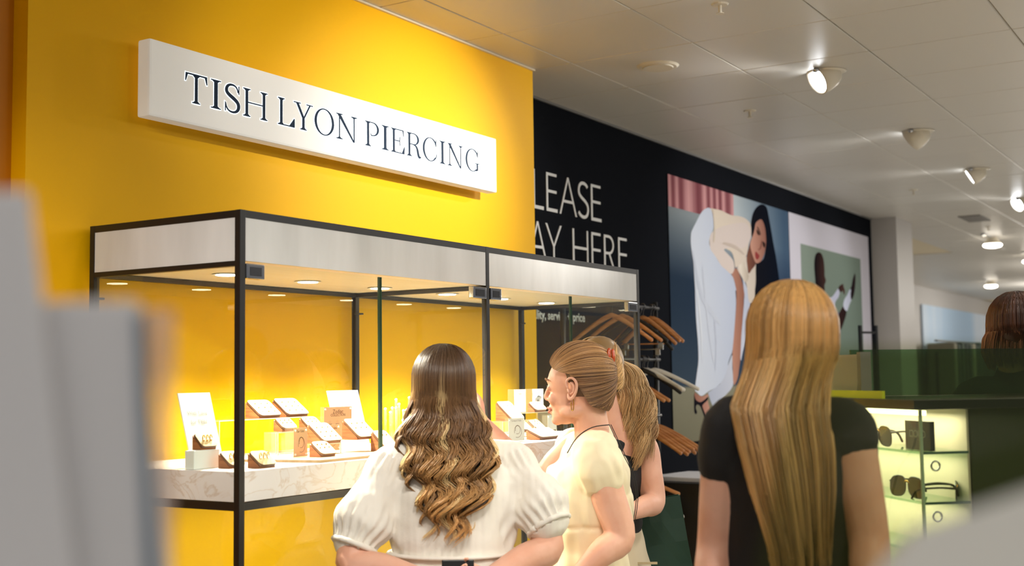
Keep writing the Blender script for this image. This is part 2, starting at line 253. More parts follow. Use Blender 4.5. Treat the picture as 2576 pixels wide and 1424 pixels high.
J={'w1': {'pelvis': (2.857, 1.995, 0.862), 'waist': (2.856, 1.992, 1.013), 'chest': (2.871, 2.001, 1.179), 'upper': (2.87, 2.01, 1.262), 'neck': (2.864, 2.01, 1.326), 'head': (2.882, 2.037, 1.458), 'lsh': (2.748, 2.129, 1.259), 'rsh': (2.99, 1.876, 1.254), 'lel': (2.619, 2.163, 1.011), 'rel': (2.988, 1.76, 1.03), 'lwr': (2.658, 1.938, 0.969), 'rwr': (2.758, 1.816, 0.966), 'lha': (2.663, 1.873, 0.969), 'rha': (2.685, 1.826, 0.99), 'lsl': (2.689, 2.155, 1.15), 'rsl': (2.996, 1.812, 1.17), 'lcu': (2.659, 2.165, 1.085), 'rcu': (2.992, 1.779, 1.119), 'phone': (2.643, 1.83, 0.963)}, 'w2': {'head': (3.277, 1.82, 1.469), 'neck': (3.322, 1.79, 1.31), 'upper': (3.332, 1.802, 1.255), 'chest': (3.341, 1.82, 1.158), 'waist': (3.358, 1.839, 0.968), 'pelvis': (3.375, 1.835, 0.815), 'lsh': (3.222, 1.73, 1.264), 'lel': (3.256, 1.673, 1.031), 'lwr': (3.129, 1.738, 0.941), 'lha': (3.082, 1.777, 0.922), 'rsh': (3.42, 1.903, 1.279), 'rel': (3.239, 1.944, 1.171), 'rwr': (3.185, 2.115, 1.365), 'rha': (3.168, 2.19, 1.423), 'bun': (3.352, 1.732, 1.515), 'clip': (3.3, 1.715, 1.557)}, 'w2b': {'head': (3.809, 2.042, 1.505), 'neck': (3.841, 2.015, 1.344), 'upper': (3.844, 2.023, 1.261), 'chest': (3.843, 2.04, 1.15), 'waist': (3.874, 2.053, 0.98), 'pelvis': (3.876, 2.069, 0.854), 'rsh': (3.952, 1.926, 1.259), 'rel': (3.916, 1.879, 1.064), 'rwr': (3.742, 1.876, 1.043), 'rha': (3.685, 1.892, 1.048), 'lsh': (3.72, 2.105, 1.279), 'lel': (3.759, 2.146, 1.084), 'lwr': (3.756, 2.116, 0.935), 'lha': (3.755, 2.109, 0.868), 'tie': (3.864, 1.984, 1.56), 'pony': (3.908, 1.934, 1.426), 'ponyend': (3.868, 1.903, 1.166)}, 'w3': {'head': (2.424, 0.846, 1.548), 'neck': (2.434, 0.844, 1.453), 'upper': (2.437, 0.847, 1.396), 'chest': (2.442, 0.852, 1.307), 'waist': (2.455, 0.858, 1.129), 'pelvis': (2.463, 0.865, 1.0), 'lsh': (2.364, 0.964, 1.394), 'lel': (2.394, 1.008, 1.158), 'lwr': (2.327, 1.005, 1.002), 'lha': (2.311, 1.002, 0.943), 'rsh': (2.416, 0.731, 1.386), 'rel': (2.408, 0.697, 1.191), 'rwr': (2.339, 0.679, 1.038), 'rha': (2.32, 0.679, 0.983), 'lslv': (2.367, 0.989, 1.321), 'rslv': (2.479, 0.718, 1.308)}, 'w5': {'head': (4.057, 0.685, 1.606), 'neck': (4.063, 0.695, 1.481), 'upper': (4.073, 0.688, 1.419), 'chest': (4.082, 0.688, 1.321), 'waist': (4.098, 0.694, 1.099), 'pelvis': (4.107, 0.703, 0.939), 'lsh': (3.967, 0.82, 1.409), 'lel': (3.983, 0.869, 1.163), 'lwr': (3.918, 0.851, 0.966), 'lha': (3.905, 0.846, 0.885), 'rsh': (4.217, 0.555, 1.403), 'rel': (4.248, 0.541, 1.154), 'rwr': (4.17, 0.563, 0.952), 'rha': (4.138, 0.568, 0.872)}, 'bagtop': (4.12, 1.913, 1.058)}
# ================================================================== SETTING
floor = struct(box('floor', -3, 31, -6, 6, -.05, 0, M_floor))
wall_back = struct(box('wall_back', 2.146, 4.905, 2.937, 3.5, 0, CEIL, M_yel))
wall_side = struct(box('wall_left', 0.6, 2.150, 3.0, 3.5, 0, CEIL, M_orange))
wall_rear = struct(box('wall_right', 4.905, 11.56, 3.22, 3.5, 0, CEIL, M_blk))
M_pil = mat('grey_pillar_paint', (186,182,178), .5); pillar = struct(box('trim_1', 11.56, 12.14, 2.985, 3.7, 0, CEIL, M_pil))
wall_far = struct(box('wall_rear', 12.14, 30, 5.1, 5.4, 0, CEIL, M_pil))
wall_end = struct(box('wall_far', 30, 30.3, -6, 5.4, 0, CEIL, M_pil))
M_strip = mat('aluminium_edge', (150,150,150), .35, metal=.6)
struct(box('trim_2', 4.905, 11.56, 3.208, 3.222, CEIL-.014, CEIL-.002, M_strip))
struct(box('trim_3', 2.146, 4.91, 2.925, 2.938, CEIL-.010, CEIL-.002, M_gap))
# ceiling: grid of metal tiles under a slab
ceiling = struct(box('ceiling', -3, 31, -6, 6, CEIL+.010, CEIL+.2, M_gap))
PX, PY, X0, Y0 = .591, .608, 4.909, 2.728
tile_me = {}
def tile(x0, x1, y0, y1):
    key = (round(x1-x0,3), round(y1-y0,3))
    if key not in tile_me:
        a, b = key[0]/2-.0026, key[1]/2-.0026; bm = bmesh.new(); bbox(bm, -a, a, -b, b, 0, .012)
        bmesh.ops.bevel(bm, geom=[e for e in bm.edges if all(v.co.z < .001 for v in e.verts)], offset=.003, segments=1, affect='EDGES')
        o = fin('ceiling_tile', bm, M_tile); tile_me[key] = o.data; bpy.data.objects.remove(o)
    o = bpy.data.objects.new('ceiling_tile', tile_me[key]); COL.objects.link(o); o.location = ((x0+x1)/2, (y0+y1)/2, CEIL-.001+random.uniform(-.0006,.0006)); o.parent = ceiling
for i in range(-5, 18):
    xa = X0+i*PX; xb = xa+PX
    for j in range(0, 7):
        tile(xa, xb, Y0-(j+1)*PY, Y0-j*PY)
    if xb <= 4.95: tile(xa, xb, Y0, 2.932)
    else: tile(xa, xb, Y0, 3.215 if xb < 11.6 else Y0+PY)
bm = bmesh.new()
for i in range(18, 36):
    for j in range(-4, 7):
        xa = X0+i*PX; ya = Y0-(j+1)*PY; bbox(bm, xa+.002, xa+PX-.002, ya+.002, ya+PY-.002, CEIL-.001, CEIL+.011)
o = fin('distant_ceiling_tiles', bm, M_tile, ceiling); o['kind'] = 'stuff'

# ================================================================== LETTERS
def bez(P, n=14):
    out = []
    for s in range(0, len(P)-1, 3):
        a, b, c, d = [np.array(q, float) for q in P[s:s+4]]
        for i in range(n + (s+3 >= len(P)-1)):
            t = i/n; out.append(a*(1-t)**3+3*b*t*(1-t)**2+3*c*t*t*(1-t)+d*t**3)
    return out
def stroke(P, Wd):
    """polyline with varying width -> polygon outline pieces (quads)"""
    P = [np.array(p, float) for p in P]; n = len(P); L = []; R_ = []
    for i in range(n):
        t = P[min(i+1,n-1)]-P[max(i-1,0)]; t = t/np.linalg.norm(t); k = np.array((-t[1], t[0]))
        w_ = np.interp(i/(n-1), np.linspace(0,1,len(Wd)), Wd)/2 if hasattr(Wd,'__len__') else Wd/2
        L.append(P[i]+k*w_); R_.append(P[i]-k*w_)
    return [[tuple(L[i]), tuple(R_[i]), tuple(R_[i+1]), tuple(L[i+1])] for i in range(n-1)]
def rect(x0, y0, x1, y1): return [(x0,y0),(x1,y0),(x1,y1),(x0,y1)]
def stem(x, w_=12, y0=0, y1=100, foot=True, head=True, s=11):
    P = [rect(x-w_/2, y0, x+w_/2, y1)]
    if foot: P += [rect(x-w_/2-s, y0, x+w_/2+s, y0+3.6), [(x-w_/2-s*.6,y0+3.5),(x+w_/2+s*.6,y0+3.5),(x+w_/2,y0+9),(x-w_/2,y0+9)]]
    if head: P += [rect(x-w_/2-s, y1-3.6, x+w_/2+s, y1), [(x-w_/2-s*.6,y1-3.5),(x-w_/2,y1-9),(x+w_/2,y1-9),(x+w_/2+s*.6,y1-3.5)]]
    return P
def ring(cx, cy, a, b, wt, wn, a0=0, a1=360, n=44):
    o_ = []; i_ = []
    for k in range(n+1):
        t = math.radians(a0+(a1-a0)*k/n); o_.append((cx+a*math.cos(t), cy+b*math.sin(t))); i_.append((cx+(a-wt)*math.cos(t), cy+(b-wn)*math.sin(t)))
    return [[o_[k], o_[k+1], i_[k+1], i_[k]] for k in range(n)]
SER = {}
SER['T'] = stem(50, 12, head=False)+[rect(4,95,96,100)]+[[(2,72),(5,72),(13,95),(4,100)],[(98,72),(95,72),(87,95),(96,100)],[(43,88),(57,88),(66,96),(34,96)]]
SER['I'] = stem(22, 12)
SER['H'] = stem(18)+stem(102)+[rect(20,49,100,53)]
SER['L'] = stem(18)+[rect(20,0,80,4), [(60,3.5),(80,3.5),(88,33),(85,33)], [(72,3.5),(88,0),(88,33),(85,33)], rect(78,0,86,4)]
SER['Y'] = [rect(47,0,59,46)]+stem(53,12,0,20,True,False)+[[(14,98),(27,98),(59,44),(47,44)],[(92,98),(85,98),(53,46),(57,41)],rect(2,96.4,38,100),rect(70,96.4,104,100)]
SER['O'] = ring(56,50,55,52,12,4)
SER['N'] = stem(20,5,s=14)+stem(102,5,foot=False,s=14)+[[(6,100),(24,100),(105,-2),(97,-2)]]
SER['P'] = stem(18)+ring(48,72,38,28,12,4,-90,90,26)+[rect(18,96,49,100), stroke(bez([(49,46),(40,43),(36,46),(33,52)]),[4,4,3])[0]]+stroke(bez([(49,46),(40,43),(36,46),(33,52)]),[4,4,3])
SER['E'] = stem(18)+[rect(18,96,82,100),rect(18,0,84,4),rect(18,49,58,53),[(82,100),(76,97),(81,74),(84,74)],[(72,3.5),(88,0),(90,32),(87,32)],rect(80,0,88,4),[(54,51),(58,53),(61,70),(58,70)],[(54,51),(58,49),(61,32),(58,32)]]
SER['R'] = stem(18)+ring(48,75,36,25,12,4,-90,90,26)+[rect(18,96,49,100),rect(18,50,49,54)]+stroke(bez([(46,52),(78,48),(72,20),(80,8),(84,2),(90,1),(96,6)]),[5,12,13,11,5])
SER['C'] = ring(54,50,53,52,12,4,38,322)+[[(92,98),(95,98),(95,66),(92,66)],[(84,84),(92,90),(93,66),(90,70)]]+stroke(bez([(94,20),(97,26),(98,30),(99,36)]),[5,4,3])
SER['G'] = ring(54,50,53,52,12,4,40,310)+[[(92,98),(95,98),(95,66),(92,66)],[(84,84),(92,90),(93,66),(90,70)],rect(86,6,96,38),rect(74,36,108,40),[(84,2),(96,8),(96,14),(80,4)]]
SER['S'] = stroke(bez([(58,74),(56,90),(48,98),(34,98),(20,98),(10,90),(10,76),(10,56),(60,52),(60,26),(60,10),(48,2),(34,2),(18,2),(8,12),(6,30)]),[4,5,8,11,13.5,12,8,5,4])+[[(59,98),(62,98),(62,68),(59,70)],[(4,34),(7,32),(7,2),(4,2)]]
SAN = {}
t_ = 8.6
SAN['E'] = ([rect(0,0,t_,100),rect(0,0,57,t_),rect(0,93,54,100),rect(0,49,53,56)], 57)
SAN['L'] = ([rect(0,0,t_,100),rect(0,0,52,t_)], 52)
SAN['H'] = ([rect(0,0,t_,100),rect(79,0,86,100),rect(0,47,86,54)], 86)
SAN['A'] = ([[(0,0),(7.5,0),(50,100),(43,100)],[(93,0),(85.5,0),(43,100),(50,100)],rect(21,32,72,39)], 93)
SAN['Y'] = ([rect(38,0,45,46),[(0,100),(8,100),(45,42),(38,42)],[(83,100),(75,100),(38,42),(45,42)]], 83)
SAN['P'] = ([rect(0,0,t_,100),rect(0,93,28,100),rect(0,42,28,49)]+ring(28,71,32,29,7,7,-90,90,20), 60)
SAN['R'] = ([rect(0,0,t_,100),rect(0,93,28,100),rect(0,46,28,53)]+ring(28,73,31,27,7,7,-90,90,20)+[[(26,50),(34,50),(66,0),(57.5,0)]], 66)
SAN['S'] = (stroke(bez([(54,86),(44,100),(6,102),(5,74),(5,50),(57,54),(56,26),(54,-4),(14,0),(3,16)],16),8.6), 60)
def grow(P, d):
    n = len(P); P = [np.array(p, float) for p in P]; A = sum(P[i][0]*P[(i+1)%n][1]-P[(i+1)%n][0]*P[i][1] for i in range(n))
    if A < 0: P = P[::-1]
    out = []
    for i in range(n):
        a, b, c = P[i-1], P[i], P[(i+1)%n]; u = (b-a)/(np.linalg.norm(b-a)+1e-12); v = (c-b)/(np.linalg.norm(c-b)+1e-12)
        k = np.array((u[1],-u[0]))+np.array((v[1],-v[0])); L_ = np.linalg.norm(k); k = k/(L_+1e-9); out.append(tuple(b+k*d*min(2.0, 2/(L_+1e-9))))
    return out
def letter(name, polys, M, mats, parent, depth):
    bm = bmesh.new()
    for i, p in enumerate(polys): prism(bm, p, -depth-i*.000012, 0)
    bm.transform(M); bmesh.ops.recalc_face_normals(bm, faces=bm.faces); return fin(name, bm, mats, parent)

# ------------------------------------------------------------------ lit shop sign
sign = empty('shop_sign', (3.473, 2.937, 2.42), 'long white lightbox sign with dark serif letters on the yellow wall', 'sign')
SP = Matrix.Translation((-3.473, -2.937, -2.42))
M_sign = mat('white_acrylic_sign', (236,234,228), .45, spec=.3, emit=(255,250,240), es=.22)
o = box('sign_body', 2.507, 4.443, 2.849, 2.903, 2.303, 2.542, M_sign, sign, bev=.008, M=SP)
box('mounting_bracket', 2.62, 4.33, 2.903, 2.937, 2.36, 2.48, M_blk, sign, M=SP)
M_navy = mat('navy_letter_face', (48,60,78), .7, spec=.06)
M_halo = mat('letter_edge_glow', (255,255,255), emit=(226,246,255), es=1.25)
spots_ = [('T',2.648,2.741),('I',2.757,2.800),('S',2.818,2.886),('H',2.901,3.014),('L',3.066,3.149),('Y',3.145,3.243),('O',3.252,3.357),('N',3.371,3.487),('P',3.536,3.617),('I',3.635,3.676),('E',3.693,3.778),('R',3.792,3.885),('C',3.897,3.993),('I',4.012,4.052),('N',4.068,4.179),('G',4.199,4.303)]
for ch, xa, xb in spots_:
    xs = [p[0] for q in SER[ch] for p in q]; lo, hi = min(xs), max(xs); kx = (xb-xa)/(hi-lo); kz = .0935/100
    polys = [[((x-lo)*kx, z*kz) for x, z in q] for q in SER[ch]]
    letter('letter', polys, SP @ Matrix.Translation((xa, 2.849, 2.3725)), [M_navy, M_navy], sign, .0022)
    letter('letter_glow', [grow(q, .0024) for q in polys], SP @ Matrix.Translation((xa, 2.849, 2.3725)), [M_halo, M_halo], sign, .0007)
# ------------------------------------------------------------------ printed words on the black wall
M_wtxt = mat('white_wall_lettering', (232,234,234), .5)
wl = empty('wall_lettering', (5.85, 3.22, 2.3), 'tall thin white capitals in two lines on the black wall', 'lettering')
WP = Matrix.Translation((-5.85, -3.22, -2.3))
for row, z0, z1 in ((((('P'),5.205,5.335),('L',5.362,5.467),('E',5.496,5.610),('A',5.633,5.823),('S',5.838,5.960),('E',5.988,6.108)), 2.372, 2.577),
                    ((('P',5.165,5.290),('A',5.311,5.491),('Y',5.482,5.651),('H',5.770,5.945),('E',5.984,6.098),('R',6.133,6.268),('E',6.310,6.424)), 2.101, 2.306)):
    for ch, xa, xb in row:
        polys, wd = SAN[ch]; kx = (xb-xa)/wd; kz = (z1-z0)/100
        letter('letter', [[(x*kx, z*kz) for x, z in q] for q in polys], WP @ Matrix.Translation((xa, 3.22, z0)), M_wtxt, wl, .003)
tm = text_mesh('lity, service + price', .02); bw = max(v.co.x for v in tm.vertices)-min(v.co.x for v in tm.vertices); bpy.data.meshes.remove(tm)
tm = text_mesh('quality, service + price', .02); fw_ = max(v.co.x for v in tm.vertices)-min(v.co.x for v in tm.vertices); bpy.data.meshes.remove(tm)
W_ = .512*fw_/bw
sl_ = empty('wall_slogan', (5.891-W_, 3.22, 1.789), 'small bold white slogan on the black wall seen through the showcase glass', 'lettering')
def adv(t): m_ = text_mesh(t+'|', .02); r_ = max(v.co.x for v in m_.vertices); bpy.data.meshes.remove(m_); return r_
k_ = W_/fw_
for i_, (wd_, pre) in enumerate((('quality,', ''), ('service', 'quality, '), ('+', 'quality, service '), ('price', 'quality, service + '))):
    m_ = text_mesh(wd_, .02); x0_ = adv(pre)-adv('') if pre else 0; y0_ = min(v.co.y for v in m_.vertices); x1_ = min(v.co.x for v in m_.vertices); ww = max(v.co.x for v in m_.vertices)-x1_; bpy.data.meshes.remove(m_)
    o = text('word', wd_, wallM((x0_+x1_)*k_, -.001, y0_*k_+.012), M_wtxt, sl_, width=ww*k_, offset=.02, depth=.002); o['kind'] = 'stuff'

# ------------------------------------------------------------------ printed fashion photographs on the black wall
def pcol(name, c): return mat('print_'+name, c, .45, spec=.3)
def gridprint(name, x0, x1, z0, z1, y, nx, nz, fn, parent):
    v = []; f = []; c = []
    for j in range(nz+1):
        for i in range(nx+1):
            v.append((x0+(x1-x0)*i/nx, y, z0+(z1-z0)*j/nz)); c.append((*lin(fn(i/nx, j/nz)), 1))
    for j in range(nz):
        for i in range(nx): a = j*(nx+1)+i; f.append((a, a+1, a+nx+2, a+nx+1))
    o = pyd(name, v, f, vmat('printed_photo', .6, 0), parent); at = o.data.color_attributes.new('Color', 'FLOAT_COLOR', 'POINT'); at.data.foreach_set('color', np.array(c).ravel()); return o
def smoothpoly(P, k=3): 
    Q = catmull([tuple(p)+(0,) for p in P+[P[0]]], k)[:-1]; return [(q[0], q[1]) for q in Q]
def flat(name, P, c, y, parent, c2=None, sm=True):
    """flat printed shape; colour runs from c (lower-x edge) to c2"""
    P = smoothpoly(P) if sm else P
    bm = bmesh.new(); vs = [bm.verts.new((x, 0, z)) for x, z in P]; f = bm.faces.new(vs); bm.normal_update()
    if f.normal.y > 0: f.normal_flip()
    bmesh.ops.triangulate(bm, faces=[f])
    for v in bm.verts: v.co.y = y
    o = fin(name, bm, vmat('printed_photo', .6, 0), parent)
    xs = [p[0] for p in P]; lo, hi = min(xs), max(xs); c2 = c2 or c
    at = o.data.color_attributes.new('Color', 'FLOAT_COLOR', 'POINT')
    at.data.foreach_set('color', np.array([(*lin([a+(b-a)*(v.co.x-lo)/(hi-lo+1e-6) for a, b in zip(c, c2)]), 1) for v in o.data.vertices]).ravel()); return o
mix = lambda a, b, t: tuple(x+(y-x)*max(0, min(1, t)) for x, y in zip(a, b))
YB = 3.212
post1 = empty('fashion_poster', (8.11, 3.22, 1.9), 'large wall photo of a bending woman in long white clothes, pink curtain above', 'poster')
def off(o, p):   # keep world place under an Empty parent
    o.location = V(o.location) - V(p.location); return o
def bg1(u, v):
    x = 7.0+2.23*u; z = 1.08+1.69*v
    top = mix((196,206,210), (70,92,116), (u-.45)/.5); low = mix((46,60,78), (36,50,76), u)
    if u < .3: top = mix((134,144,150), (150,160,166), u*3)
    t = (2.55-.1*u-z)/.42
    c = mix(top, low, t); c = mix(c, (74,88,100), max(0, (1.95-z)/.6)*.6)
    if z < 1.435: c = mix((134,132,114), (118,116,98), (1.44-z)*2.5)
    return c
off(gridprint('photo_backdrop', 7.0, 9.23, 1.08, 2.77, YB, 60, 90, bg1, post1), post1)
off(box('backing_board', 7.0, 9.23, 3.2125, 3.22, 1.08, 2.77, M_blk, post1), post1)
xs_c = [p[0] for p in POSTER['curtain']]; zc = [p[1] for p in POSTER['curtain']]
cr = random.Random(3); folds = [cr.random() for _ in range(60)]
def curt(u, v):
    f = .5+.5*math.sin(u*44+3*math.sin(u*9)); return mix((122,68,76), (212,160,162), f*.85+.15*folds[int(u*59)])
off(gridprint('photo_curtain', 7.0, POSTER['curtain'][1][0], POSTER['curtain'][3][1], 2.77, YB-.0006, 120, 1, curt, post1), post1)
K = 0
def lay(n, nm, c, c2=None, p=post1, sm=True):
    global K; K += 1; return off(flat('photo_'+nm, POSTER[n], c, YB-.0008-.00012*K, p, c2, sm), p)
lay('cloth_back', 'cloth', (178,186,206), (196,202,218)); lay('foot', 'foot', (150,104,90), (196,150,134)); lay('strap', 'sandal', (32,30,36))
lay('hair', 'hair', (24,24,30), (16,22,34)); lay('cloth_right', 'cloth', (196,202,220), (176,184,204)); lay('shirt', 'shirt', (214,204,194), (196,186,176)); lay('shirt_shade', 'shirt_fold', (228,220,208), (176,164,150))
lay('arm', 'arm', (186,138,120), (142,98,84)); lay('skirt', 'skirt', (214,222,236), (184,194,216)); lay('jacket', 'jacket', (224,212,196), (206,194,184)); lay('sleeve', 'sleeve', (218,206,200), (208,196,192))
lay('neck', 'neck', (126,84,70), (96,62,54)); lay('face', 'face', (196,150,132), (140,96,84)); lay('lips', 'lips', (140,62,62)); lay('eye', 'eye', (46,34,32)); lay('eye2', 'eye', (40,30,30)); lay('brow', 'eyebrow', (56,40,36)); lay('nose', 'nose', (150,104,90), (120,80,70))
for P, c_ in (([(7.34,2.30),(7.37,2.30),(7.50,2.04),(7.76,1.88),(7.75,1.85),(7.47,2.0)], (200,208,224)), ([(7.50,2.2),(7.525,2.19),(7.60,1.80),(7.66,1.60),(7.645,1.60),(7.575,1.80)], (204,212,228)), ([(7.40,2.05),(7.42,2.05),(7.47,1.8),(7.465,1.62),(7.455,1.62),(7.45,1.8)], (224,231,242)), ([(7.68,1.86),(7.71,1.86),(7.72,1.7),(7.69,1.55),(7.675,1.55),(7.70,1.7)], (196,204,222)), ([(7.86,2.40),(7.9,2.415),(8.1,2.41),(8.25,2.37),(8.25,2.355),(8.1,2.385)], (196,182,172)), ([(7.70,2.62),(7.72,2.62),(7.74,2.48),(7.72,2.40),(7.70,2.41),(7.72,2.5)], (208,196,180))):
    K += 1; off(flat('photo_fold', P, c_, YB-.0008-.00012*K, post1), post1)
post2 = empty('fashion_poster', (10.3, 3.22, 1.9), 'white bordered wall photo of a seated man stretching his leg on green', 'poster')
off(box('backing_board', 9.23, 11.41, 3.2125, 3.22, 1.08, 2.77, M_blk, post2), post2)
off(gridprint('photo_border', 9.23, 11.41, 1.08, 2.77, YB, 12, 12, lambda u, v: mix((206,204,216), (190,188,202), 1-v), post2), post2)
I0, I1, _ = POSTER['inner']
off(gridprint('photo_backdrop', I0[0], I1[0], 1.25, I0[1], YB-.0006, 20, 20, lambda u, v: mix(mix((134,148,138), (122,138,128), u), (104,120,112), 1-v), post2), post2)
K = 0
lay('man_trousers', 'trousers', (120,128,150), (96,104,126), post2); lay('man_leg', 'leg', (58,40,38), (44,32,32), post2); lay('man_body', 'robe', (206,208,226), (184,188,212), post2); lay('man_collar', 'collar', (150,40,54), None, post2); lay('man_head', 'head', (24,22,26), (72,50,46), post2)
lay('man_hand', 'hand', (56,38,36), (80,56,52), post2); lay('man_sock', 'sock', (200,206,226), (180,186,206), post2); lay('man_foot', 'shoe', (34,28,32), (52,40,42), post2)
rr = random.Random(5)
tq = POSTER['man_trousers']; tcx, tcz = sum(p[0] for p in tq)/len(tq), sum(p[1] for p in tq)/len(tq)
for _ in range(26):
    px_, pz_ = tcx+rr.uniform(-.07, .07), tcz+rr.uniform(-.10, .10); K += .1
    off(flat('photo_pattern', [(px_+.022*math.cos(a)*rr.uniform(.5,1.2), pz_+.022*math.sin(a)*rr.uniform(.5,1.2)) for a in np.linspace(0, 5.4, 6)], (52,58,84), YB-.0024-.00001*_, post2), post2)
post2.location.y -= .003
# ================================================================== SHOWCASE
case = empty('glass_showcase', (2.35, 2.316, 0), 'tall black framed glass jewellery showcase with white fascia against yellow wall', 'showcase')
def cpart(o): o.location = V(o.location)-V((2.35, 2.316, 0)); return o
CT, CB = 1.956, 1.265
XA, XM, XB, YF, YK, T = 2.35, 3.545, 4.73, 2.316, 2.915, .02
def cb(name, x0, x1, y0, y1, z0, z1, m, bev=0, parent=case):
    o = box(name, x0, x1, y0, y1, z0, z1, m, parent, bev); return cpart(o)
for x in (XA, XM-T/2, XB-T):
    cb('post', x, x+T, YF, YF+T, 0, CT, M_frame, .001); cb('post', x, x+T, YK-T, YK, 0, CT, M_frame, .001)
for y in (YF, YK-T):
    for a, b in ((XA+T, XM-T/2), (XM+T/2, XB-T)):
        cb('rail', a, b, y+.0005, y+T-.0005, CT-T, CT-.0005, M_frame); cb('rail', a, b, y+.0005, y+T-.0005, 1.163, 1.184, M_frame); cb('rail', a, b, y+.0005, y+T-.0005, .08, .10, M_frame)
for x in (XA, XM-T/2, XB-T):
    cb('rail', x+.0005, x+T-.0005, YF+T, YK-T, CT-T, CT-.0005, M_frame); cb('rail', x+.0005, x+T-.0005, YF+T, YK-T, 1.163, 1.184, M_frame); cb('rail', x+.0005, x+T-.0005, YF+T, YK-T, .08, .10, M_frame)
    cb('rail', x+.0005, x+T-.0005, YF+T, YK-T, 1.806, 1.820, M_frame)
for a, b in ((XA+T, XM-T/2), (XM+T/2, XB-T)): cb('rail', a, b, YK-T, YK-.001, 1.806, 1.820, M_frame)
M_fas = mat('grey_marbled_laminate', (204,204,202), .32); add_mix(M_fas, (200,201,199), (222,223,222), 3.2, (2.5,2.5,.45), .3, .7, 5)
cb('fascia_panel', XA+T, XM-T/2, YF+.002, YF+.012, 1.820, CT-T, M_fas); cb('fascia_panel', XM+T/2, XB-T, YF+.002, YF+.012, 1.820, CT-T, M_fas); cb('fascia_panel', XA+.002, XA+.012, YF+T, YK-T, 1.820, CT-T, M_fas); cb('fascia_panel', XB-.012, XB-.002, YF+T, YK-T, 1.820, CT-T, M_fas)
M_cream = mat('cream_soffit', (250,240,216), .4); add_mix(M_cream, (255,251,242), (252,246,232), 4, (1,6,1))
cb('soffit_panel', XA+.014, XM-.001, YF+.014, YK-.002, 1.8215, 1.834, M_cream); cb('soffit_panel', XM+.001, XB-.014, YF+.014, YK-.002, 1.8215, 1.834, M_cream)
cb('top_panel', XA+T, XB-T, YF+T, YK-T, CT-.012, CT-.002, M_frame)
M_mar = mat('white_veined_marble', (226,222,214), .25)
def marble(m):
    N, L, b = nodes(m); tc = N.new('ShaderNodeTexCoord'); mp = N.new('ShaderNodeMapping'); mp.inputs['Scale'].default_value = (1, 1, 1.6); mp.inputs['Rotation'].default_value = (.3,.5,.4)
    n1 = N.new('ShaderNodeTexNoise'); n1.inputs['Scale'].default_value = 7; n1.inputs['Detail'].default_value = 7; n1.inputs['Distortion'].default_value = 1.6
    r = N.new('ShaderNodeValToRGB'); e = r.color_ramp.elements; e[0].position = .46; e[0].color = (*lin((230,228,222)),1); e[1].position = .54; e[1].color = (*lin((228,226,220)),1)
    q = r.color_ramp.elements.new(.5); q.color = (*lin((214,203,188)),1); q = r.color_ramp.elements.new(.485); q.color = (*lin((226,221,212)),1)
    L.new(tc.outputs['Object'], mp.inputs[0]); L.new(mp.outputs[0], n1.inputs['Vector']); L.new(n1.outputs[0], r.inputs[0]); L.new(r.outputs[0], b.inputs['Base Color'])
marble(M_mar)
cb('marble_top', XA+.0205, XM-.0105, YF+.001, YK-T-.004, 1.186, CB, M_mar, .001); cb('marble_top', XM+.0105, XB-.0205, YF+.001, YK-T-.004, 1.186, CB, M_mar, .001)
cb('marble_top', XA+.001, XA+.020, YF+.0205, YK-T-.004, 1.186, CB-.0005, M_mar, .001)
cb('base_panel', XA+T, XB-T, YF+T, YK-T, .082, .098, M_frame)
# glass
def pane(name, *a, parent=case):
    o = cb(name, *a, M_glass, parent=parent); return o
XD, XD2 = 2.952, 4.140
GZ0, GZ1 = CB+.003, 1.813
def door(x0, x1, free):
    d = pane('glass_door', x0, x1, YF+.004, YF+.010, GZ0, GZ1)
    e = box('polished_edge', free-.002, free+.002, YF+.0038, YF+.0102, GZ0, GZ1, M_edge, d); e.location = (0,0,0)
    return d
def child(o, par): o.parent = par; return o
d1 = door(XA+T+.002, XD-.006, XD-.006); d2 = door(XD, XM-T/2-.002, XD+.003); d3 = door(XM+T/2+.002, XD2-.006, XD2-.006); d4 = door(XD2, XB-T-.002, XD2+.003)
for d, x0, x1 in ((d1, XA+T+.001, XA+T+.069), (d2, XM-T/2-.084, XM-T/2-.004), (d3, XM+T/2+.004, XM+T/2+.072), (d4, XB-T-.09, XB-T-.006)):
    o = box('hinge_clip', x0, x1, YF-.004, YF+.018, 1.773, 1.8135, M_chrome, d, .003, smooth=False); q_ = box('clip_inset', x0+.012, x1-.012, YF-.0052, YF-.003, 1.781, 1.805, mat('dark_chrome', (70,72,76), .25, metal=.7), d, .0008)
for a, b in ((XA+T, XM-T/2), (XM+T/2, XB-T)):
    pane('back_pane', a, b, YK-.013, YK-.008, CB+.002, 1.805); pane('back_pane', a, b, YK-.013, YK-.008, .10, 1.163); pane('lower_pane', a, b, YF+.006, YF+.011, .10, 1.163)
for x in (XA+.006, XB-.011):
    pane('side_pane', x, x+.005, YF+T, YK-T, CB+.002, 1.805); pane('side_pane', x, x+.005, YF+T, YK-T, .10, 1.163)
M_dark = mat('dark_rubber', (30,28,24), .5)
for x in (XA+T, XM-T/2, XM+T/2, XB-T):
    for z in (1.745,):
        bm = bmesh.new(); bmesh.ops.create_cone(bm, segments=14, radius1=.011, radius2=.011, depth=.006, cap_ends=True, matrix=Matrix.Translation((x, YK-T-.006, z))); cpart(fin('glass_clamp', bm, M_dark, case))
lamp('under_counter_fill', 'AREA', (2.95, 2.62, 1.155), 5, WARM, (2.95, 2.8, 0), shape='RECTANGLE', size=1.0, size_y=.1); lamp('under_counter_fill', 'AREA', (4.1, 2.62, 1.155), 5, WARM, (4.1, 2.8, 0), shape='RECTANGLE', size=1.0, size_y=.1)  # added unseen lamps, brighten the yellow wall below the counter
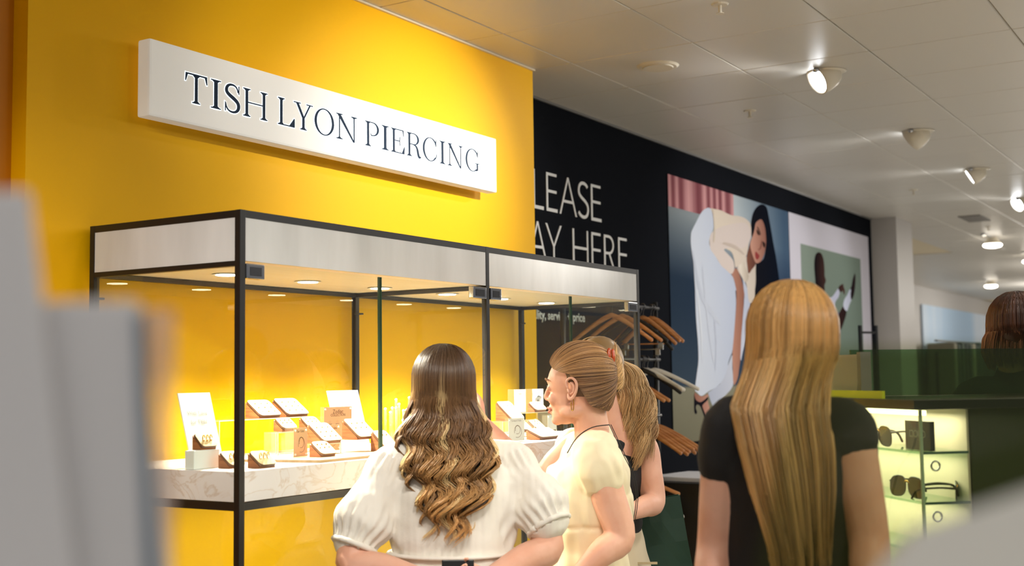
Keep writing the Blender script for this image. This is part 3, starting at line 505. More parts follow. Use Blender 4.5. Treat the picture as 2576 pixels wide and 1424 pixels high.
# downlights in the soffit
M_lens = mat('showcase_lens', (255,255,255), emit=(255,238,206), es=22)
for x in (2.643, 3.005, 3.380, 3.79, 4.16, 4.53):
    for y in (2.66,):
        bm = bmesh.new(); bmesh.ops.create_cone(bm, segments=28, radius1=.046, radius2=.040, depth=.003, cap_ends=True, matrix=Matrix.Translation((x, y, 1.8200))); r = cpart(fin('downlight', bm, M_white, case))
        bm = bmesh.new(); bmesh.ops.create_cone(bm, segments=24, radius1=.032, radius2=.032, depth=.002, cap_ends=True, matrix=Matrix.Translation((x, y, 1.8178))); fin('lens', bm, M_lens, r)
        lamp('showcase_light', 'SPOT', (x, y, 1.812), 118, (1,.9,.76), (x, y-.55, 0), spot_size=2.3, spot_blend=1, shadow_soft_size=.03)
# ================================================================== JEWELLERY DISPLAYS
M_wal = mat('walnut_block', (150,92,54), .5); add_mix(M_wal, (128,74,42), (172,108,66), 18, (1,1,7), .3, .7)
M_wald = mat('walnut_edge', (92,60,42), .5)
M_card = mat('pale_card', (196,168,120), .5); M_wcard = mat('white_card', (250,250,248), .4); M_tan = mat('tan_card', (214,178,140), .5)
M_gold = mat('gold', (226,176,90), .2, metal=1); M_ink = mat('brown_ink', (96,66,48), .6); M_faint = mat('pale_grey_ink', (196,196,194), .6)
M_acr = glass('clear_acrylic', (253,253,250), 1.0, .06, (255,250,235)); M_acre = mat('acrylic_edge', (255,246,220), .2, spec=.6)
M_slate = mat('oak_board', (206,172,132), .5); add_mix(M_slate, (196,160,118), (216,184,146), 10, (.4,6,1))
def rrect(w_, d_, r, n=4):
    P = []
    for cx, cy, a0 in ((w_/2-r, d_/2-r, 0), (-w_/2+r, d_/2-r, 90), (-w_/2+r, -d_/2+r, 180), (w_/2-r, -d_/2+r, 270)):
        for k in range(n+1): a = math.radians(a0+90*k/n); P.append((cx+r*math.cos(a), cy+r*math.sin(a)))
    return P
def slab(bm, P, z0, z1, M=None, mi=0):
    a = [bm.verts.new((x, y, z0)) for x, y in P]; b = [bm.verts.new((x, y, z1)) for x, y in P]; n = len(P)
    F = [bm.faces.new(a[::-1]), bm.faces.new(b)] + [bm.faces.new((a[i], a[(i+1)%n], b[(i+1)%n], b[i])) for i in range(n)]
    for f in F: f.material_index = mi
    if M is not None:
        for v in a+b: v.co = M @ v.co
def wedge(x, y, z, label, w_=.09, d_=.056, h=.036, studs=0, hoops=0, top=None, rz=0, group='wedge earring stands in the showcase'):
    """(x,y,z) = front corner nearest the showcase corner, at its foot"""
    h *= 1.28
    e = empty('earring_stand', (x+w_/2, y+d_/2, z), label, 'stand', group, rz)
    s = math.atan2(h-.006, d_*1.0); L_ = d_/math.cos(s)
    bm = bmesh.new(); P = [(-d_/2, 0), (d_/2, 0), (d_/2, h), (-d_/2, .006)]
    a = [bm.verts.new((-w_/2+.002, p[0], p[1])) for p in P]; b = [bm.verts.new((w_/2-.002, p[0], p[1])) for p in P]
    bm.faces.new(a[::-1]); bm.faces.new(b)
    for i in range(4): bm.faces.new((a[i], a[(i+1)%4], b[(i+1)%4], b[i]))
    bmesh.ops.recalc_face_normals(bm, faces=bm.faces); fin('block', bm, M_wal, e)
    M = Matrix.Translation((0, -.003, (h+.006)/2+.0006)) @ Matrix.Rotation(s, 4, 'X')
    bm = bmesh.new(); slab(bm, rrect(w_, L_*1.12, min(.014, w_*.2)), 0, .006, M); p = fin('plate', bm, M_wald, e)
    bm = bmesh.new(); slab(bm, rrect(w_-.002, L_*1.12-.002, min(.013, w_*.19)), .006, .0066, M); fin('top_card', bm, top or M_card, p)
    bm = bmesh.new()
    for k in range(studs):
        i, j = k % 3, k//3; q = M @ V((-w_*.28+i*w_*.28, L_*.25-j*L_*.28, .0075)); bmesh.ops.create_icosphere(bm, subdivisions=1, radius=.0023, matrix=Matrix.Translation(q))
    if studs: o = fin('studs', bm, M_gold, e); o['kind'] = 'stuff'
    for k in range(hoops):
        bm = bmesh.new(); g = Geo(); q = M @ V((-w_*.22+k*w_*.22, 0, .012)); pts = [q+V((.004*math.cos(t), 0, .008*math.sin(t))) for t in np.linspace(0, 5.6, 12)]
        bm.free(); g.tube(pts, [.0015]*12, n=5, k=1, round_end=False); g.make('hoop', M_gold, e)
    return e
def riser(x0, x1, y0, y1, z, label, t=.003, zb=CB):
    e = empty('acrylic_riser', ((x0+x1)/2, (y0+y1)/2, zb), label, 'riser', 'clear acrylic risers'); w2, d2, h = (x1-x0)/2, (y1-y0)/2, z-zb
    for nm, a in (('shelf', (-w2, w2, -d2, d2, h-t, h)), ('leg', (-w2, -w2+t, -d2, d2, 0, h-t)), ('leg', (w2-t, w2, -d2, d2, 0, h-t))):
        o = box(nm, *a, M_acr, e)
        bm = bmesh.new(); x0_, x1_, y0_, y1_, z0_, z1_ = a; bbox(bm, x0_, x1_, y0_-.0004, y0_+.0006, z0_, z1_); fin('edge', bm, M_acre, o)
    return e
def acard(x0, x1, y, z0, z1, label, card, words=(), thick=.014, art=None, name='acrylic_card_frame', lines=0):
    e = empty(name, ((x0+x1)/2, y, z0), label, 'card holder', 'acrylic card frames'); w2, h = (x1-x0)/2, z1-z0
    box('acrylic_block', -w2, w2, 0, thick, 0, h, M_acr, e)
    box('card', -w2+.003, w2-.002, -.0012, -.0002, .001, h-.001, card, e)
    for sx in (-1, 1):
        for zz in (.008, h-.008):
            bm = bmesh.new(); bmesh.ops.create_cone(bm, segments=10, radius1=.0032, radius2=.0032, depth=.003, cap_ends=True, matrix=Matrix.Translation((sx*(w2-.009), -.0025, zz)) @ Matrix.Rotation(math.pi/2, 4, 'X')); fin('magnet', bm, M_wcard, e)
    for s, fz, fh, ink in words: text('printed_words', s, Matrix(((1,0,0,0),(0,0,-1,-.0014),(0,1,0,h*fz),(0,0,0,1))), ink, e, width=fh*2*w2, center=True, depth=.0003)
    if lines:
        bm = bmesh.new()
        for i in range(3):
            for j in range(lines):
                cx, cz = -w2*.56+i*w2*.52, h*(.60-.62*j/lines); bbox(bm, cx-w2*.13, cx+w2*.13, -.0017, -.0013, cz, cz+.0012); bbox(bm, cx-w2*.17, cx+w2*.17, -.0017, -.0013, cz-.004, cz-.0032)
                bmesh.ops.create_cone(bm, segments=8, radius1=.004, radius2=.004, depth=.0003, cap_ends=False, matrix=Matrix.Translation((cx, -.0015, cz+.008)) @ Matrix.Rotation(math.pi/2, 4, 'X'))
        o = fin('printed_symbols', bm, M_ink, e)
    if art == 'ear':
        g = Geo()
        for sc_, of in ((1, 0), (.68, .006)):
            pts = [V((w2*.1+w2*.5*sc_*math.cos(t)*(1-.25*math.sin(t*.5)), -.0016, h*.42+of+h*.26*sc_*math.sin(t))) for t in np.linspace(-1.9, 3.4, 22)]
            g.tube(pts, [.0006]*22, n=4, k=1, round_end=False)
        g.make('ear_drawing', M_ink, e)
    if art == 'eye':
        g = Geo(); g.tube([V((-w2*.5, -.0016, h*.56)), V((0, -.0016, h*.68)), V((w2*.6, -.0016, h*.63))], [.0008, .0024, .0006], n=5)
        for s in (1, -1): g.tube([V((-w2*.4, -.0016, h*.45)), V((0, -.0016, h*(.45+.07*s))), V((w2*.45, -.0016, h*.45))], [.0004]*3, n=4)
        g.ell((0, -.0014, h*.45), (w2*.12, .0006, w2*.12), n=10, h=6); g.make('eye_drawing', M_dark, e)
    return e
# oak board under the centre of the first bay
bm = bmesh.new(); slab(bm, [(2.64,2.612),(2.70,2.345),(3.36,2.345),(3.36,2.80),(2.64,2.80)], CB, CB+.008); tag(fin('oak_board', bm, M_slate), 'flat pale oak board lying on the marble in the first bay', 'board')
ZB = CB+.008
# tall white leaning cards
def leaner(x0, x1, yb, yt, z0, z1, label, lines_, flip=0):
    e = empty('leaning_card', ((x0+x1)/2, yb, z0), label, 'card', 'tall white cards'); w2 = (x1-x0)/2; L_ = math.hypot(yt-yb, z1-z0); a = math.atan2(yt-yb, z1-z0)
    M = Matrix.Rotation(-a, 4, 'X'); bm = bmesh.new(); bbox(bm, -w2, w2, 0, .003, 0, L_, M=M); fin('card_panel', bm, M_wcard, e)
    bm = bmesh.new(); bbox(bm, -w2*.3, w2*.3, .003, .03, 0, .003); bbox(bm, -w2*.3, w2*.3, .003+math.tan(a)*.05, .030, .003, .05); fin('easel_foot', bm, M_acre, e)
    for s, fz, fw_ in lines_: text('printed_words', s, M @ Matrix(((1,0,0,-w2*.05),(0,0,-1,-.0003),(0,1,0,L_*fz),(0,0,0,1))), M_faint, e, width=fw_*2*w2, center=True, depth=.0003)
    return e
leaner(2.404, 2.524, 2.545, 2.605, CB, 1.470, 'tall white leaning card behind the earring block by the corner post', [('With Love', .70, .62), ('for TISH', .58, .5)])
leaner(3.127, 3.287, 2.63, 2.685, ZB, 1.466, 'tall white leaning card headed GOLD behind the tan card', [('GOLD', .70, .5)])
o = box('white_plinth', 2.362, 2.455, 2.495, 2.530, CB, 1.316, M_wcard, bev=.002); tag(o, 'white block carrying an earring stand in front of the leaning card', 'block')
wedge(2.385, 2.496, 1.3165, 'small walnut earring stand with gold hoops on top of the white block', .06, .032, .030, hoops=3)
wedge(2.425, 2.43, CB, 'small walnut stand with hoops just left of the black corner post', .062, .04, .030, hoops=2)
wedge(2.462, 2.355, CB, 'small walnut stand with gold hoops just right of the black corner post', .066, .042, .030, hoops=3)
wedge(2.515, 2.40, CB, 'little pale topped stand with hoops behind the corner post stand', .056, .04, .026, hoops=3)
riser(2.645, 3.03, 2.69, 2.775, 1.385, 'wide clear riser carrying two large walnut stands', zb=ZB)
wedge(2.822, 2.700, 1.3852, 'large walnut stand with pale top, first on the wide clear riser', .098, .058, .038, 9)
wedge(2.945, 2.700, 1.3852, 'large walnut stand with pale top, second on the wide clear riser', .105, .060, .040, 9)
riser(2.806, 2.885, 2.605, 2.662, 1.344, 'small empty clear riser in front of the wide riser', zb=ZB)
riser(2.865, 3.06, 2.668, 2.687, 1.343, 'narrow clear riser under two small pale topped stands', zb=ZB)
wedge(2.872, 2.650, 1.3435, 'small walnut stand left of the pair on the narrow riser', .068, .036, .027, 6); wedge(2.990, 2.652, 1.3435, 'small walnut stand right of the pair on the narrow riser', .072, .034, .027, 6)
acard(2.757, 2.822, 2.50, ZB, 1.360, 'thick clear block with a pinkish card of an ear drawing', M_tan, [('Ear Edit', .84, .5, M_ink)], .03, 'ear')
riser(2.87, 2.99, 2.51, 2.575, 1.306, 'low clear riser under the middle walnut stand', zb=ZB)
wedge(2.900, 2.512, 1.3062, 'middle walnut stand with studs in front of the small tan card', .092, .060, .042, 9)
acard(3.021, 3.115, 2.62, ZB, 1.357, 'small tan card headed Stacked Lobe in clear acrylic', M_tan, [('Stacked Lobe', .82, .66, M_ink)], .012, 'ear')
acard(3.058, 3.203, 2.622+.02, ZB, 1.414, 'tall tan Zodiac Collection card in clear acrylic', M_tan, [('Zodiac', .84, .36, M_ink), ('COLLECTION', .775, .5, M_ink)], .012, None, lines=4)
o = box('acrylic_cube', 3.02, 3.098, 2.478, 2.538, ZB, 1.312, M_acr, bev=.002); tag(o, 'clear acrylic cube under a walnut stand by the glass door edge', 'cube')
wedge(3.034, 2.482, 1.3125, 'large walnut stand on the clear cube by the glass door edge', .095, .062, .044, 6)
wedge(2.792, 2.425, ZB, 'small walnut stand on the oak board at the front', .072, .042, .030, 6)
wedge(3.093, 2.420, ZB, 'tall walnut stand beside the glass door edge, its top hidden', .07, .055, .045, 3)
# glass posts for rings
def ring_post(x, y, h, label):
    e = empty('ring_post', (x, y, CB if y > .0 else CB), label, 'post', 'ring posts in the second bay' if x > 4.2 else 'ring posts in the first bay'); 
    g = Geo(); g.tube([V((0,0,0)), V((0,0,h))], [.005,.005], n=8, k=1, round_end=False); g.make('rod', M_acr, e)
    g = Geo(); g.ell((0,0,h+.004), (.0055,.0055,.006), n=8, h=6); g.make('tip', M_acre, e)
pr_ = random.Random(2)
for k in range(18):
    ring_post(3.40+.020*(k%9)*1.0, 2.60+.055*(k//9)+pr_.uniform(-.008,.008), .085+.05*pr_.random()+(.03 if k > 8 else 0), 'clear upright ring post with pale tip beside the tall white card')
for k in range(12):
    ring_post(4.38+.026*(k%6), 2.40+.06*(k//6)+pr_.uniform(-.008,.008), .05+.03*pr_.random(), 'clear upright ring post with pale tip in the second bay')
# second bay
riser(4.30, 4.60, 2.66, 2.76, 1.356, 'wide clear riser carrying two white cards in the second bay')
acard(4.320, 4.414, 2.70, 1.3562, 1.453, 'thick clear block with a plain white card in the second bay', M_wcard, [('Helix', .8, .3, M_faint)], .03)
acard(4.465, 4.559, 2.70, 1.3562, 1.453, 'thick clear block with a card showing an eye and brow', M_wcard, [('Brow', .82, .4, M_faint)], .03, 'eye')
wedge(4.42, 2.662, 1.3562, 'pale topped stand in front of the eye card', .095, .034, .028, 4)
riser(4.02, 4.26, 2.565, 2.64, 1.333, 'medium clear riser under a large stand in the second bay')
wedge(4.072, 2.566, 1.3332, 'large walnut stand near the middle black post', .10, .066, .052, 3)
acard(3.828, 3.943, 2.42, CB+.001, 1.352, 'white ear card in clear acrylic near the counter edge, second bay', M_wcard, [('Forward Helix', .84, .6, M_faint)], .014, 'ear')
riser(4.08, 4.42, 2.585, 2.635, 1.284, 'low clear riser under two small stands in the second bay')
wedge(4.20, 2.588, 1.2842, 'small walnut stand behind the ear card', .07, .04, .03, 4); wedge(4.300, 2.588, 1.2842, 'small walnut stand in front of the clear block, second bay', .075, .04, .03, 6)
acard(4.385, 4.46, 2.58, 1.2842, 1.345, 'small clear block with pinkish card before the ring posts', M_wcard, [('Conch', .84, .5, M_faint)], .024)
wedge(3.995, 2.385, CB+.001, 'wide low walnut stand with striped top at the counter edge', .16, .06, .026, 0, top=M_tan)
# ================================================================== HANGER RACK
M_rack = mat('black_rack_tube', (22,22,23), .35); M_hw = mat('lacquered_wood', (196,132,78), .3, coat=.4); add_mix(M_hw, (184,118,66), (208,146,90), 12, (1,1,6)); M_hwhite = mat('white_wood_hanger', (242,240,232), .35); M_hblack = mat('black_hanger', (24,24,26), .4); M_hook = mat('steel_hook', (120,120,122), .25, metal=1)
rack = empty('hanger_rack', (6.0, 2.85, 0), 'black metal rack of hanging rails against the black wall behind showcase', 'rack')
RP = (6.0, 2.85, 0)
def rk(g, nm): o = g.make(nm, M_rack, rack); o.location = -V(RP); return o
rk(Geo().add(tubev([V((6.03,2.86,.02)), V((6.03,2.86,1.90))], [.014,.014], n=10, k=1, round_end=False)), 'post'); rk(Geo().add(tubev([V((5.02,2.86,.02)), V((5.02,2.86,1.90))], [.014,.014], n=10, k=1, round_end=False)), 'post')
for z in (1.865, 1.588, 1.290): rk(Geo().add(tubev([V((5.02,2.85,z)), V((6.05,2.85,z))], [.009,.009], n=10, k=1, round_end=False)), 'rail')
for x in (5.02, 6.03): rk(Geo().add(tubev([V((x,2.6,.015)), V((x,3.12,.015))], [.015,.015], n=8, k=1)), 'foot')
def hanger(x, rz_, z, label, kind, L_=.2, drop=.10, clips=False, tilt=0):
    e = empty('clothes_hanger', (x, 2.85, z), label, 'hanger', {'wood':'wooden hangers on the rack','white':'white hangers on the rack','black':'black hangers on the rack'}[kind], rz_)
    m = {'wood': M_hw, 'white': M_hwhite, 'black': M_hblack}[kind]
    g = Geo(); pts = [V((0, .012*math.cos(t), .004+.016*math.sin(t)+.000)) for t in np.linspace(-.6, 3.3, 10)]+[V((0, -.002, -.022)), V((0, 0, -.055))]
    g.tube(pts, [.0022]*12, n=6, k=1); g.make('hook', M_hook, e)
    g = Geo(); P = []; Rr = []
    for t in np.linspace(-1, 1, 15):
        P.append(V((tilt*abs(t), L_*t, -.055-drop*abs(t)**1.25 + .02*math.exp(-(t*5)**2)*0))); Rr.append((.005+.003*abs(t)**4, .0085+.005*(1-abs(t)) if abs(t) < .9 else .010))
    g.tube(P, Rr, n=8, side=V((1,0,0)), k=1); g.make('shoulder_bar', m, e)
    if clips:
        g = Geo(); g.tube([V((0,-L_*.7,-.055-drop*1.0)), V((0,L_*.7,-.055-drop*1.0))], [.004,.004], n=6, k=1); g.make('trouser_bar', M_hook if kind != 'wood' else m, e)
        for s in (-1, 1): box('clip', -.006, .006, s*L_*.55-.012, s*L_*.55+.012, -.085-drop, -.05-drop, M_hook, e)
    return e
wood_l = 'lacquered wooden hanger on the %s rail, %s'
for k, x in enumerate((5.985, 5.955)): hanger(x, .35-.2*k, 1.865, wood_l % ('top', ('outermost by the post', 'just behind the outermost')[k]), 'wood', .155, .125)
hanger(5.86, .25, 1.865, 'lacquered wooden hanger hanging low over a black hanger, top rail', 'wood', .17, .14, True); hanger(5.82, .2, 1.845, 'black hanger with steel clip on the top rail', 'black', .17, .15, True)
for k, x in enumerate((5.70, 5.62, 5.5)): hanger(x, .1+.1*k, 1.865, wood_l % ('top', ('seen through the showcase end glass', 'second through the showcase glass', 'third through the showcase glass')[k]), ('black','wood','wood')[k], .2, .13)
for k, x in enumerate((5.99, 5.90, 5.86)): hanger(x, (.28,-.25,-.05)[k], 1.588, 'white wooden hanger on the middle rail, '+('highest and outermost', 'between the two others', 'lowest and nearest the showcase')[k], 'white', .23, .105)
hanger(5.84, .2, 1.588, 'black hanger behind the white hangers on the middle rail', 'black', .2, .12)
for k, x in enumerate((5.72, 5.66)): hanger(x, .2, 1.53, wood_l % ('middle', ('beside the showcase post', 'next to it, half hidden')[k]), 'wood', .19, .10)
for k in range(8): hanger(6.00-.032*k, .18-.03*k, 1.290, wood_l % ('lowest', ('outermost by the post', 'second from the post', 'third from the post', 'fourth from the post', 'fifth from the post', 'sixth from the post', 'seventh from the post', 'eighth, half behind hair')[k]), 'wood', .235+.006*(k%2), .118+.01*(k%3))
# black counter with folded tissue under the rack
o = box('black_counter', 6.06, 6.75, 2.45, 3.1, 0, .93, mat('black_laminate', (18,18,19), .4), bev=.004); tag(o, 'low black counter below the large poster behind the rack', 'counter')
g = Geo(); bm = bmesh.new(); bbox(bm, 6.12, 6.62, 2.48, 2.95, .931, .945, .004); bmesh.ops.subdivide_edges(bm, edges=bm.edges, cuts=3)
for v in bm.verts:
    if v.co.z > .94: v.co.z += .022*abs(noise.noise(v.co*9))
tag(fin('tissue_paper', bm, mat('white_tissue', (226,228,234), .7)), 'crumpled white tissue paper on the low black counter', 'paper')
hanger(5.78, .3, 1.02, 'dark wooden hanger hanging low beside the black counter', 'wood', .2, .07); hanger(5.9, .6, .955, 'white hanger drooping below the low wooden hanger', 'white', .17, .14)
rk(Geo().add(tubev([V((5.4,2.85,1.02)), V((6.03,2.85,1.02))], [.008,.008], n=8, k=1, round_end=False)), 'rail')
# ================================================================== CEILING FITTINGS
M_fit = mat('cream_metal', (222,214,196), .35); M_sl = mat('spot_lens', (255,255,255), emit=(246,250,255), es=11)
def spot(x, y, label, aim, power, lit=True):
    e = empty('ceiling_spotlight', (x, y, CEIL), label, 'spotlight', 'ceiling spotlights')
    bm = bmesh.new(); bmesh.ops.create_cone(bm, segments=32, radius1=.085, radius2=.095, depth=.006, cap_ends=True, matrix=Matrix.Translation((0,0,-.005))); fin('trim_ring', bm, M_fit, e, True)
    d = (V(aim)-V((x,y,CEIL))).normalized(); Q = d.to_track_quat('-Z','Y').to_matrix().to_4x4(); Mh = Matrix.Translation((0,0,-.018)) @ Q
    g = Geo(); pro = [(0,.06),(.03,.058),(.055,.045),(.068,.02),(.074,-.02),(.075,-.062),(.068,-.064),(.066,-.055)]
    v = []; f = []; n = 28
    for r, z in pro:
        for i in range(n): a = 2*math.pi*i/n; v.append(Mh @ V((r*math.cos(a), r*math.sin(a), z)))
    for j in range(len(pro)-1):
        for i in range(n): f.append((j*n+i, j*n+(i+1)%n, (j+1)*n+(i+1)%n, (j+1)*n+i))
    pyd('lamp_head', v, f, M_fit, e, True)
    bm = bmesh.new(); bmesh.ops.create_circle(bm, cap_ends=True, segments=24, radius=.064, matrix=Mh @ Matrix.Translation((0,0,-.058))); fin('lens', bm, M_sl, e)
    g = Geo(); g.ell((-.10, .02, -.012), (.016,.016,.012), n=10, h=8); g.make('swivel_knob', M_chrome, e)
    lamp('spot_beam', 'SPOT', V((x,y,CEIL-.018))+d*.075, power, (1,.97,.94), aim, spot_size=1.7, spot_blend=.7, shadow_soft_size=.05)
for k, x in enumerate((5.76, 7.53, 9.21, 11.05)):
    spot(x, 1.79, 'cream ceiling spotlight, %s in the row' % ('nearest', 'second', 'third', 'farthest')[k], ((x-1.4, 3.1, 1.9), (x+.25, 3.15, 2.1), (x-.35, 3.2, 2.1), (x-1.4, 3.1, 1.9))[k], 26)
for x in (2.66, 4.43): spot(x, .80, 'cream ceiling spotlight above the frame aimed at the sign' if x < 3 else 'cream ceiling spotlight above the frame near the wall end', (x+.3, 2.9, 2.0), 4)
def disc(x, y, label, name, cat):
    e = empty(name, (x, y, CEIL), label, cat)
    bm = bmesh.new(); bmesh.ops.create_cone(bm, segments=36, radius1=.088, radius2=.100, depth=.008, cap_ends=True, matrix=Matrix.Translation((0,0,-.005))); fin('rim', bm, M_fit, e)
    bm = bmesh.new(); bmesh.ops.create_cone(bm, segments=36, radius1=.070, radius2=.074, depth=.006, cap_ends=True, matrix=Matrix.Translation((0,0,-.011))); fin('grille', bm, mat('grille_cream', (208,200,182), .6), e)
disc(5.187, 2.417, 'flat round ceiling speaker near the yellow wall end', 'ceiling_speaker', 'speaker')
def sprinkler(x, y, label):
    e = empty('sprinkler_head', (x, y, CEIL), label, 'sprinkler')
    for nm, r1, r2, z, h in (('escutcheon', .030, .036, -.004, .006), ('stem', .007, .007, -.022, .032), ('deflector', .017, .015, -.040, .003)):
        bm = bmesh.new(); bmesh.ops.create_cone(bm, segments=18, radius1=r1, radius2=r2, depth=h, cap_ends=True, matrix=Matrix.Translation((0,0,z))); fin(nm, bm, M_fit, e)
sprinkler(6.376, 2.42, 'small white sprinkler head nearest on the ceiling'); sprinkler(9.94, 2.42, 'second small sprinkler head along the ceiling'); sprinkler(12.96, 2.43, 'farthest small sprinkler head above the pillar'); sprinkler(4.45, 1.80, 'sprinkler head cut by the top of the frame')
o = box('ceiling_vent', 11.9, 12.4, 2.3, 2.5, CEIL-.01, CEIL-.001, mat('vent_grey', (120,116,112), .5), bev=.002); tag(o, 'dark flat ceiling vent near the grey pillar', 'vent')
def far_lamp(x, y, k):
    e = empty('track_lamp', (x, y, CEIL), 'bright small lamp on the distant ceiling, %s' % ('first beyond the pillar', 'second and farther', 'lowest and farthest')[k], 'lamp', 'distant ceiling lamps')
    bm = bmesh.new(); bmesh.ops.create_cone(bm, segments=16, radius1=.09, radius2=.05, depth=.07, cap_ends=True, matrix=Matrix.Translation((0,0,-.036))); fin('lamp_body', bm, M_fit, e)
    g = Geo(); g.ell((0,0,-.085), (.10,.10,.03), n=16, h=8); g.make('bulb', mat('far_bulb', (255,255,255), emit=(255,244,226), es=12), e)
    bm = bmesh.new(); bbox(bm, -.5, -.1, -.02, .02, -.02, -.002); fin('track', bm, M_chrome, e)
for k, (x, y) in enumerate(((14.05, 2.6), (16.45, 2.6), (20.8, 3.9))): far_lamp(x, y, k)
# ================================================================== FAR PART OF THE SHOP
o = box('light_poster', 21.1, 28.0, 5.06, 5.09, 1.6, 2.65, mat('pale_blue_print', (196,214,232), .35)); tag(o, 'large pale blue poster on the far wall beyond the grey pillar', 'poster')
add_mix(MATS['pale_blue_print'], (170,200,228), (222,228,236), .5, (1,1,.2))
e = empty('clothes_rail', (24.0, 4.75, 0), 'distant rail packed with dark and patterned clothes below the pale poster', 'rail')
cr = random.Random(9)
for k in range(22):
    x = -3.2+.29*k; c = cr.choice([(28,44,44),(34,50,48),(24,36,40),(120,116,104),(40,56,50)])
    box('garment', x, x+.2, -.25, .2, .9+.1*cr.random(), 1.96+.06*cr.random(), mat('cloth_%d_%d' % (c[0], c[1]), c, .8), e, .03)
box('rail_bar', -3.4, 3.4, -.02, .02, 2.0, 2.03, M_rack, e); box('rail_leg', -3.4, -3.36, -.02, .02, 0, 1.83, M_rack, e); box('rail_leg', 3.36, 3.4, -.02, .02, 0, 1.83, M_rack, e)
e = empty('garment_frame', (8.92, 2.59, 0), 'thin black empty garment frame standing before the grey pillar', 'frame', None, -.56)
box('frame_leg', -.01, .01, -.01, .01, 0, 1.85, M_rack, e); box('frame_leg', .14, .16, -.01, .01, 0, 1.85, M_rack, e); box('frame_bar', 0, .15, -.008, .008, 1.79, 1.806, M_rack, e)
# ================================================================== SUNGLASSES CABINET
M_cab = mat('cream_cabinet_panel', (244,231,206), .5); M_dkg = mat('dark_green_laminate', (40,54,26), .4); M_slab = mat('black_stone_slab', (22,26,25), .25)
M_shelf = glass('green_tinted_shelf', (222,240,226), 1.0, .04, (150,190,160)); M_strip2 = mat('cabinet_led_strip', (255,255,255), emit=(255,248,206), es=7)
CL = (2.982, .732, 0); CR = -math.radians(46.7)
cab = empty('sunglasses_cabinet', CL, 'lit cream cabinet with glass shelves and black slab top at right', 'cabinet', None, CR)
box('top_slab', -.03, 1.25, -.03, .46, 1.413, 1.437, M_slab, cab, .002); box('top_slab', -.03, .135, .4605, .66, 1.413, 1.437, M_slab, cab, .002)
box('green_side_panel', .132, 1.22, .0, .44, 0, 1.412, M_dkg, cab); box('base_panel', 0, .130, 0, .62, 0, .9, M_cab, cab)
box('back_panel', .124, .130, .006, .62, .9, 1.411, M_cab, cab); box('back_panel', .0, .124, .612, .62, .9, 1.411, M_cab, cab)
for z in (1.313, 1.195, 1.078): box('glass_shelf', .006, .123, .006, .61, z-.006, z, M_shelf, cab)
box('glass_front', 0, .13, 0, .005, .901, 1.411, M_glass, cab); box('glass_side', 0, .005, .005, .61, .901, 1.411, M_glass, cab)
box('glass_corner_edge', -.001, .006, -.001, .004, .901, 1.411, mat('pale_green_edge', (170,200,166), .2), cab)
for z in (1.307, 1.189): box('shelf_edge', .006, .124, -.0008, .003, z, z+.006, mat('deep_green_edge', (52,92,76), .2), cab)
box('led_strip', .008, .022, .008, .60, 1.398, 1.410, M_strip2, cab)
box('led_strip', .1, .12, .008, .60, 1.290, 1.296, M_strip2, cab) if False else None
Lx = Matrix.Translation(CL) @ Matrix.Rotation(CR, 4, 'Z')
for z, pw in ((1.40, 1.9), (1.298, 1.0), (1.18, 1.0)):
    l = lamp('cabinet_light', 'AREA', Lx @ V((.06, .3, z)), pw, (1,.93,.86), Lx @ V((.075,.3,0)), shape='RECTANGLE', size=.08, size_y=.55)
    l.rotation_euler = (0, 0, CR)
for z in (1.288, 1.170):
    g = Geo(); pts = [V((.034+.011*math.cos(t), -.004, z-.008+.011*math.sin(t))) for t in np.linspace(0, 6.0, 18)]; g.tube(pts, [.0025]*18, n=6, k=1); g.make('ring_lock', M_chrome, cab)
box('glowing_edge_strip', -.02, -.012, .14, .62, 1.437, 1.456, mat('lime_glow_acrylic', (214,224,52), .3, emit=(200,214,40), es=.15), cab)  # added strip; its slight glow is put into the emission
def cabthing(name, loc, label, cat, group=None, rz=0):
    return empty(name, Lx @ V(loc), label, cat, group, CR+rz)
M_len = mat('smoke_lens', (52,54,40), .1, spec=.7); M_sgf = mat('dark_tortoise_frame', (44,32,22), .25)
def sunglasses(loc, label, rz=0, temple=True, sc=1.0, frm=M_sgf):
    e = cabthing('sunglasses', loc, label, 'sunglasses', 'sunglasses in the cabinet', rz)   # width along local y, lenses facing -x
    for s in (-1, 1):
        P = [(s*(.036+.030*math.copysign(abs(math.cos(t))**.7, math.cos(t)))*sc, (.028+.024*math.copysign(abs(math.sin(t))**.8, math.sin(t))-.004*math.cos(t)*s*s)*sc) for t in np.linspace(0, 2*math.pi, 25)[:-1]]
        bm = bmesh.new(); a = [bm.verts.new((-.0012, y, z)) for y, z in P]; b = [bm.verts.new((.0012, y, z)) for y, z in P]; n = len(P)
        bm.faces.new(a); bm.faces.new(b[::-1])
        for i in range(n): bm.faces.new((a[i], b[i], b[(i+1)%n], a[(i+1)%n]))
        bmesh.ops.recalc_face_normals(bm, faces=bm.faces); fin('lens', bm, M_len, e)
        g = Geo(); g.tube([V((0, y, z)) for y, z in P+P[:2]], [.0022]*(n+2), n=6, k=1); g.make('rim', frm, e)
        if temple: g = Geo(); g.tube([V((0, s*.066*sc, .038*sc)), V((.04, s*.067*sc, .040*sc)), V((.085, s*.064*sc, .032*sc)), V((.10, s*.062*sc, .008*sc))], [.003,.0026,.003,.003], n=6); g.make('temple', frm, e)
    g = Geo(); g.tube([V((0, -.010*sc, .038*sc)), V((-.003, 0, .042*sc)), V((0, .010*sc, .038*sc))], [.0025]*3, n=6); g.make('bridge', M_gold, e)
    return e
sunglasses((.016, .235, 1.3135), 'gold bridged dark sunglasses on the upper glass shelf', 0)
sunglasses((.016, .10, 1.1955), 'dark sunglasses on the middle shelf behind the glass corner', .12)
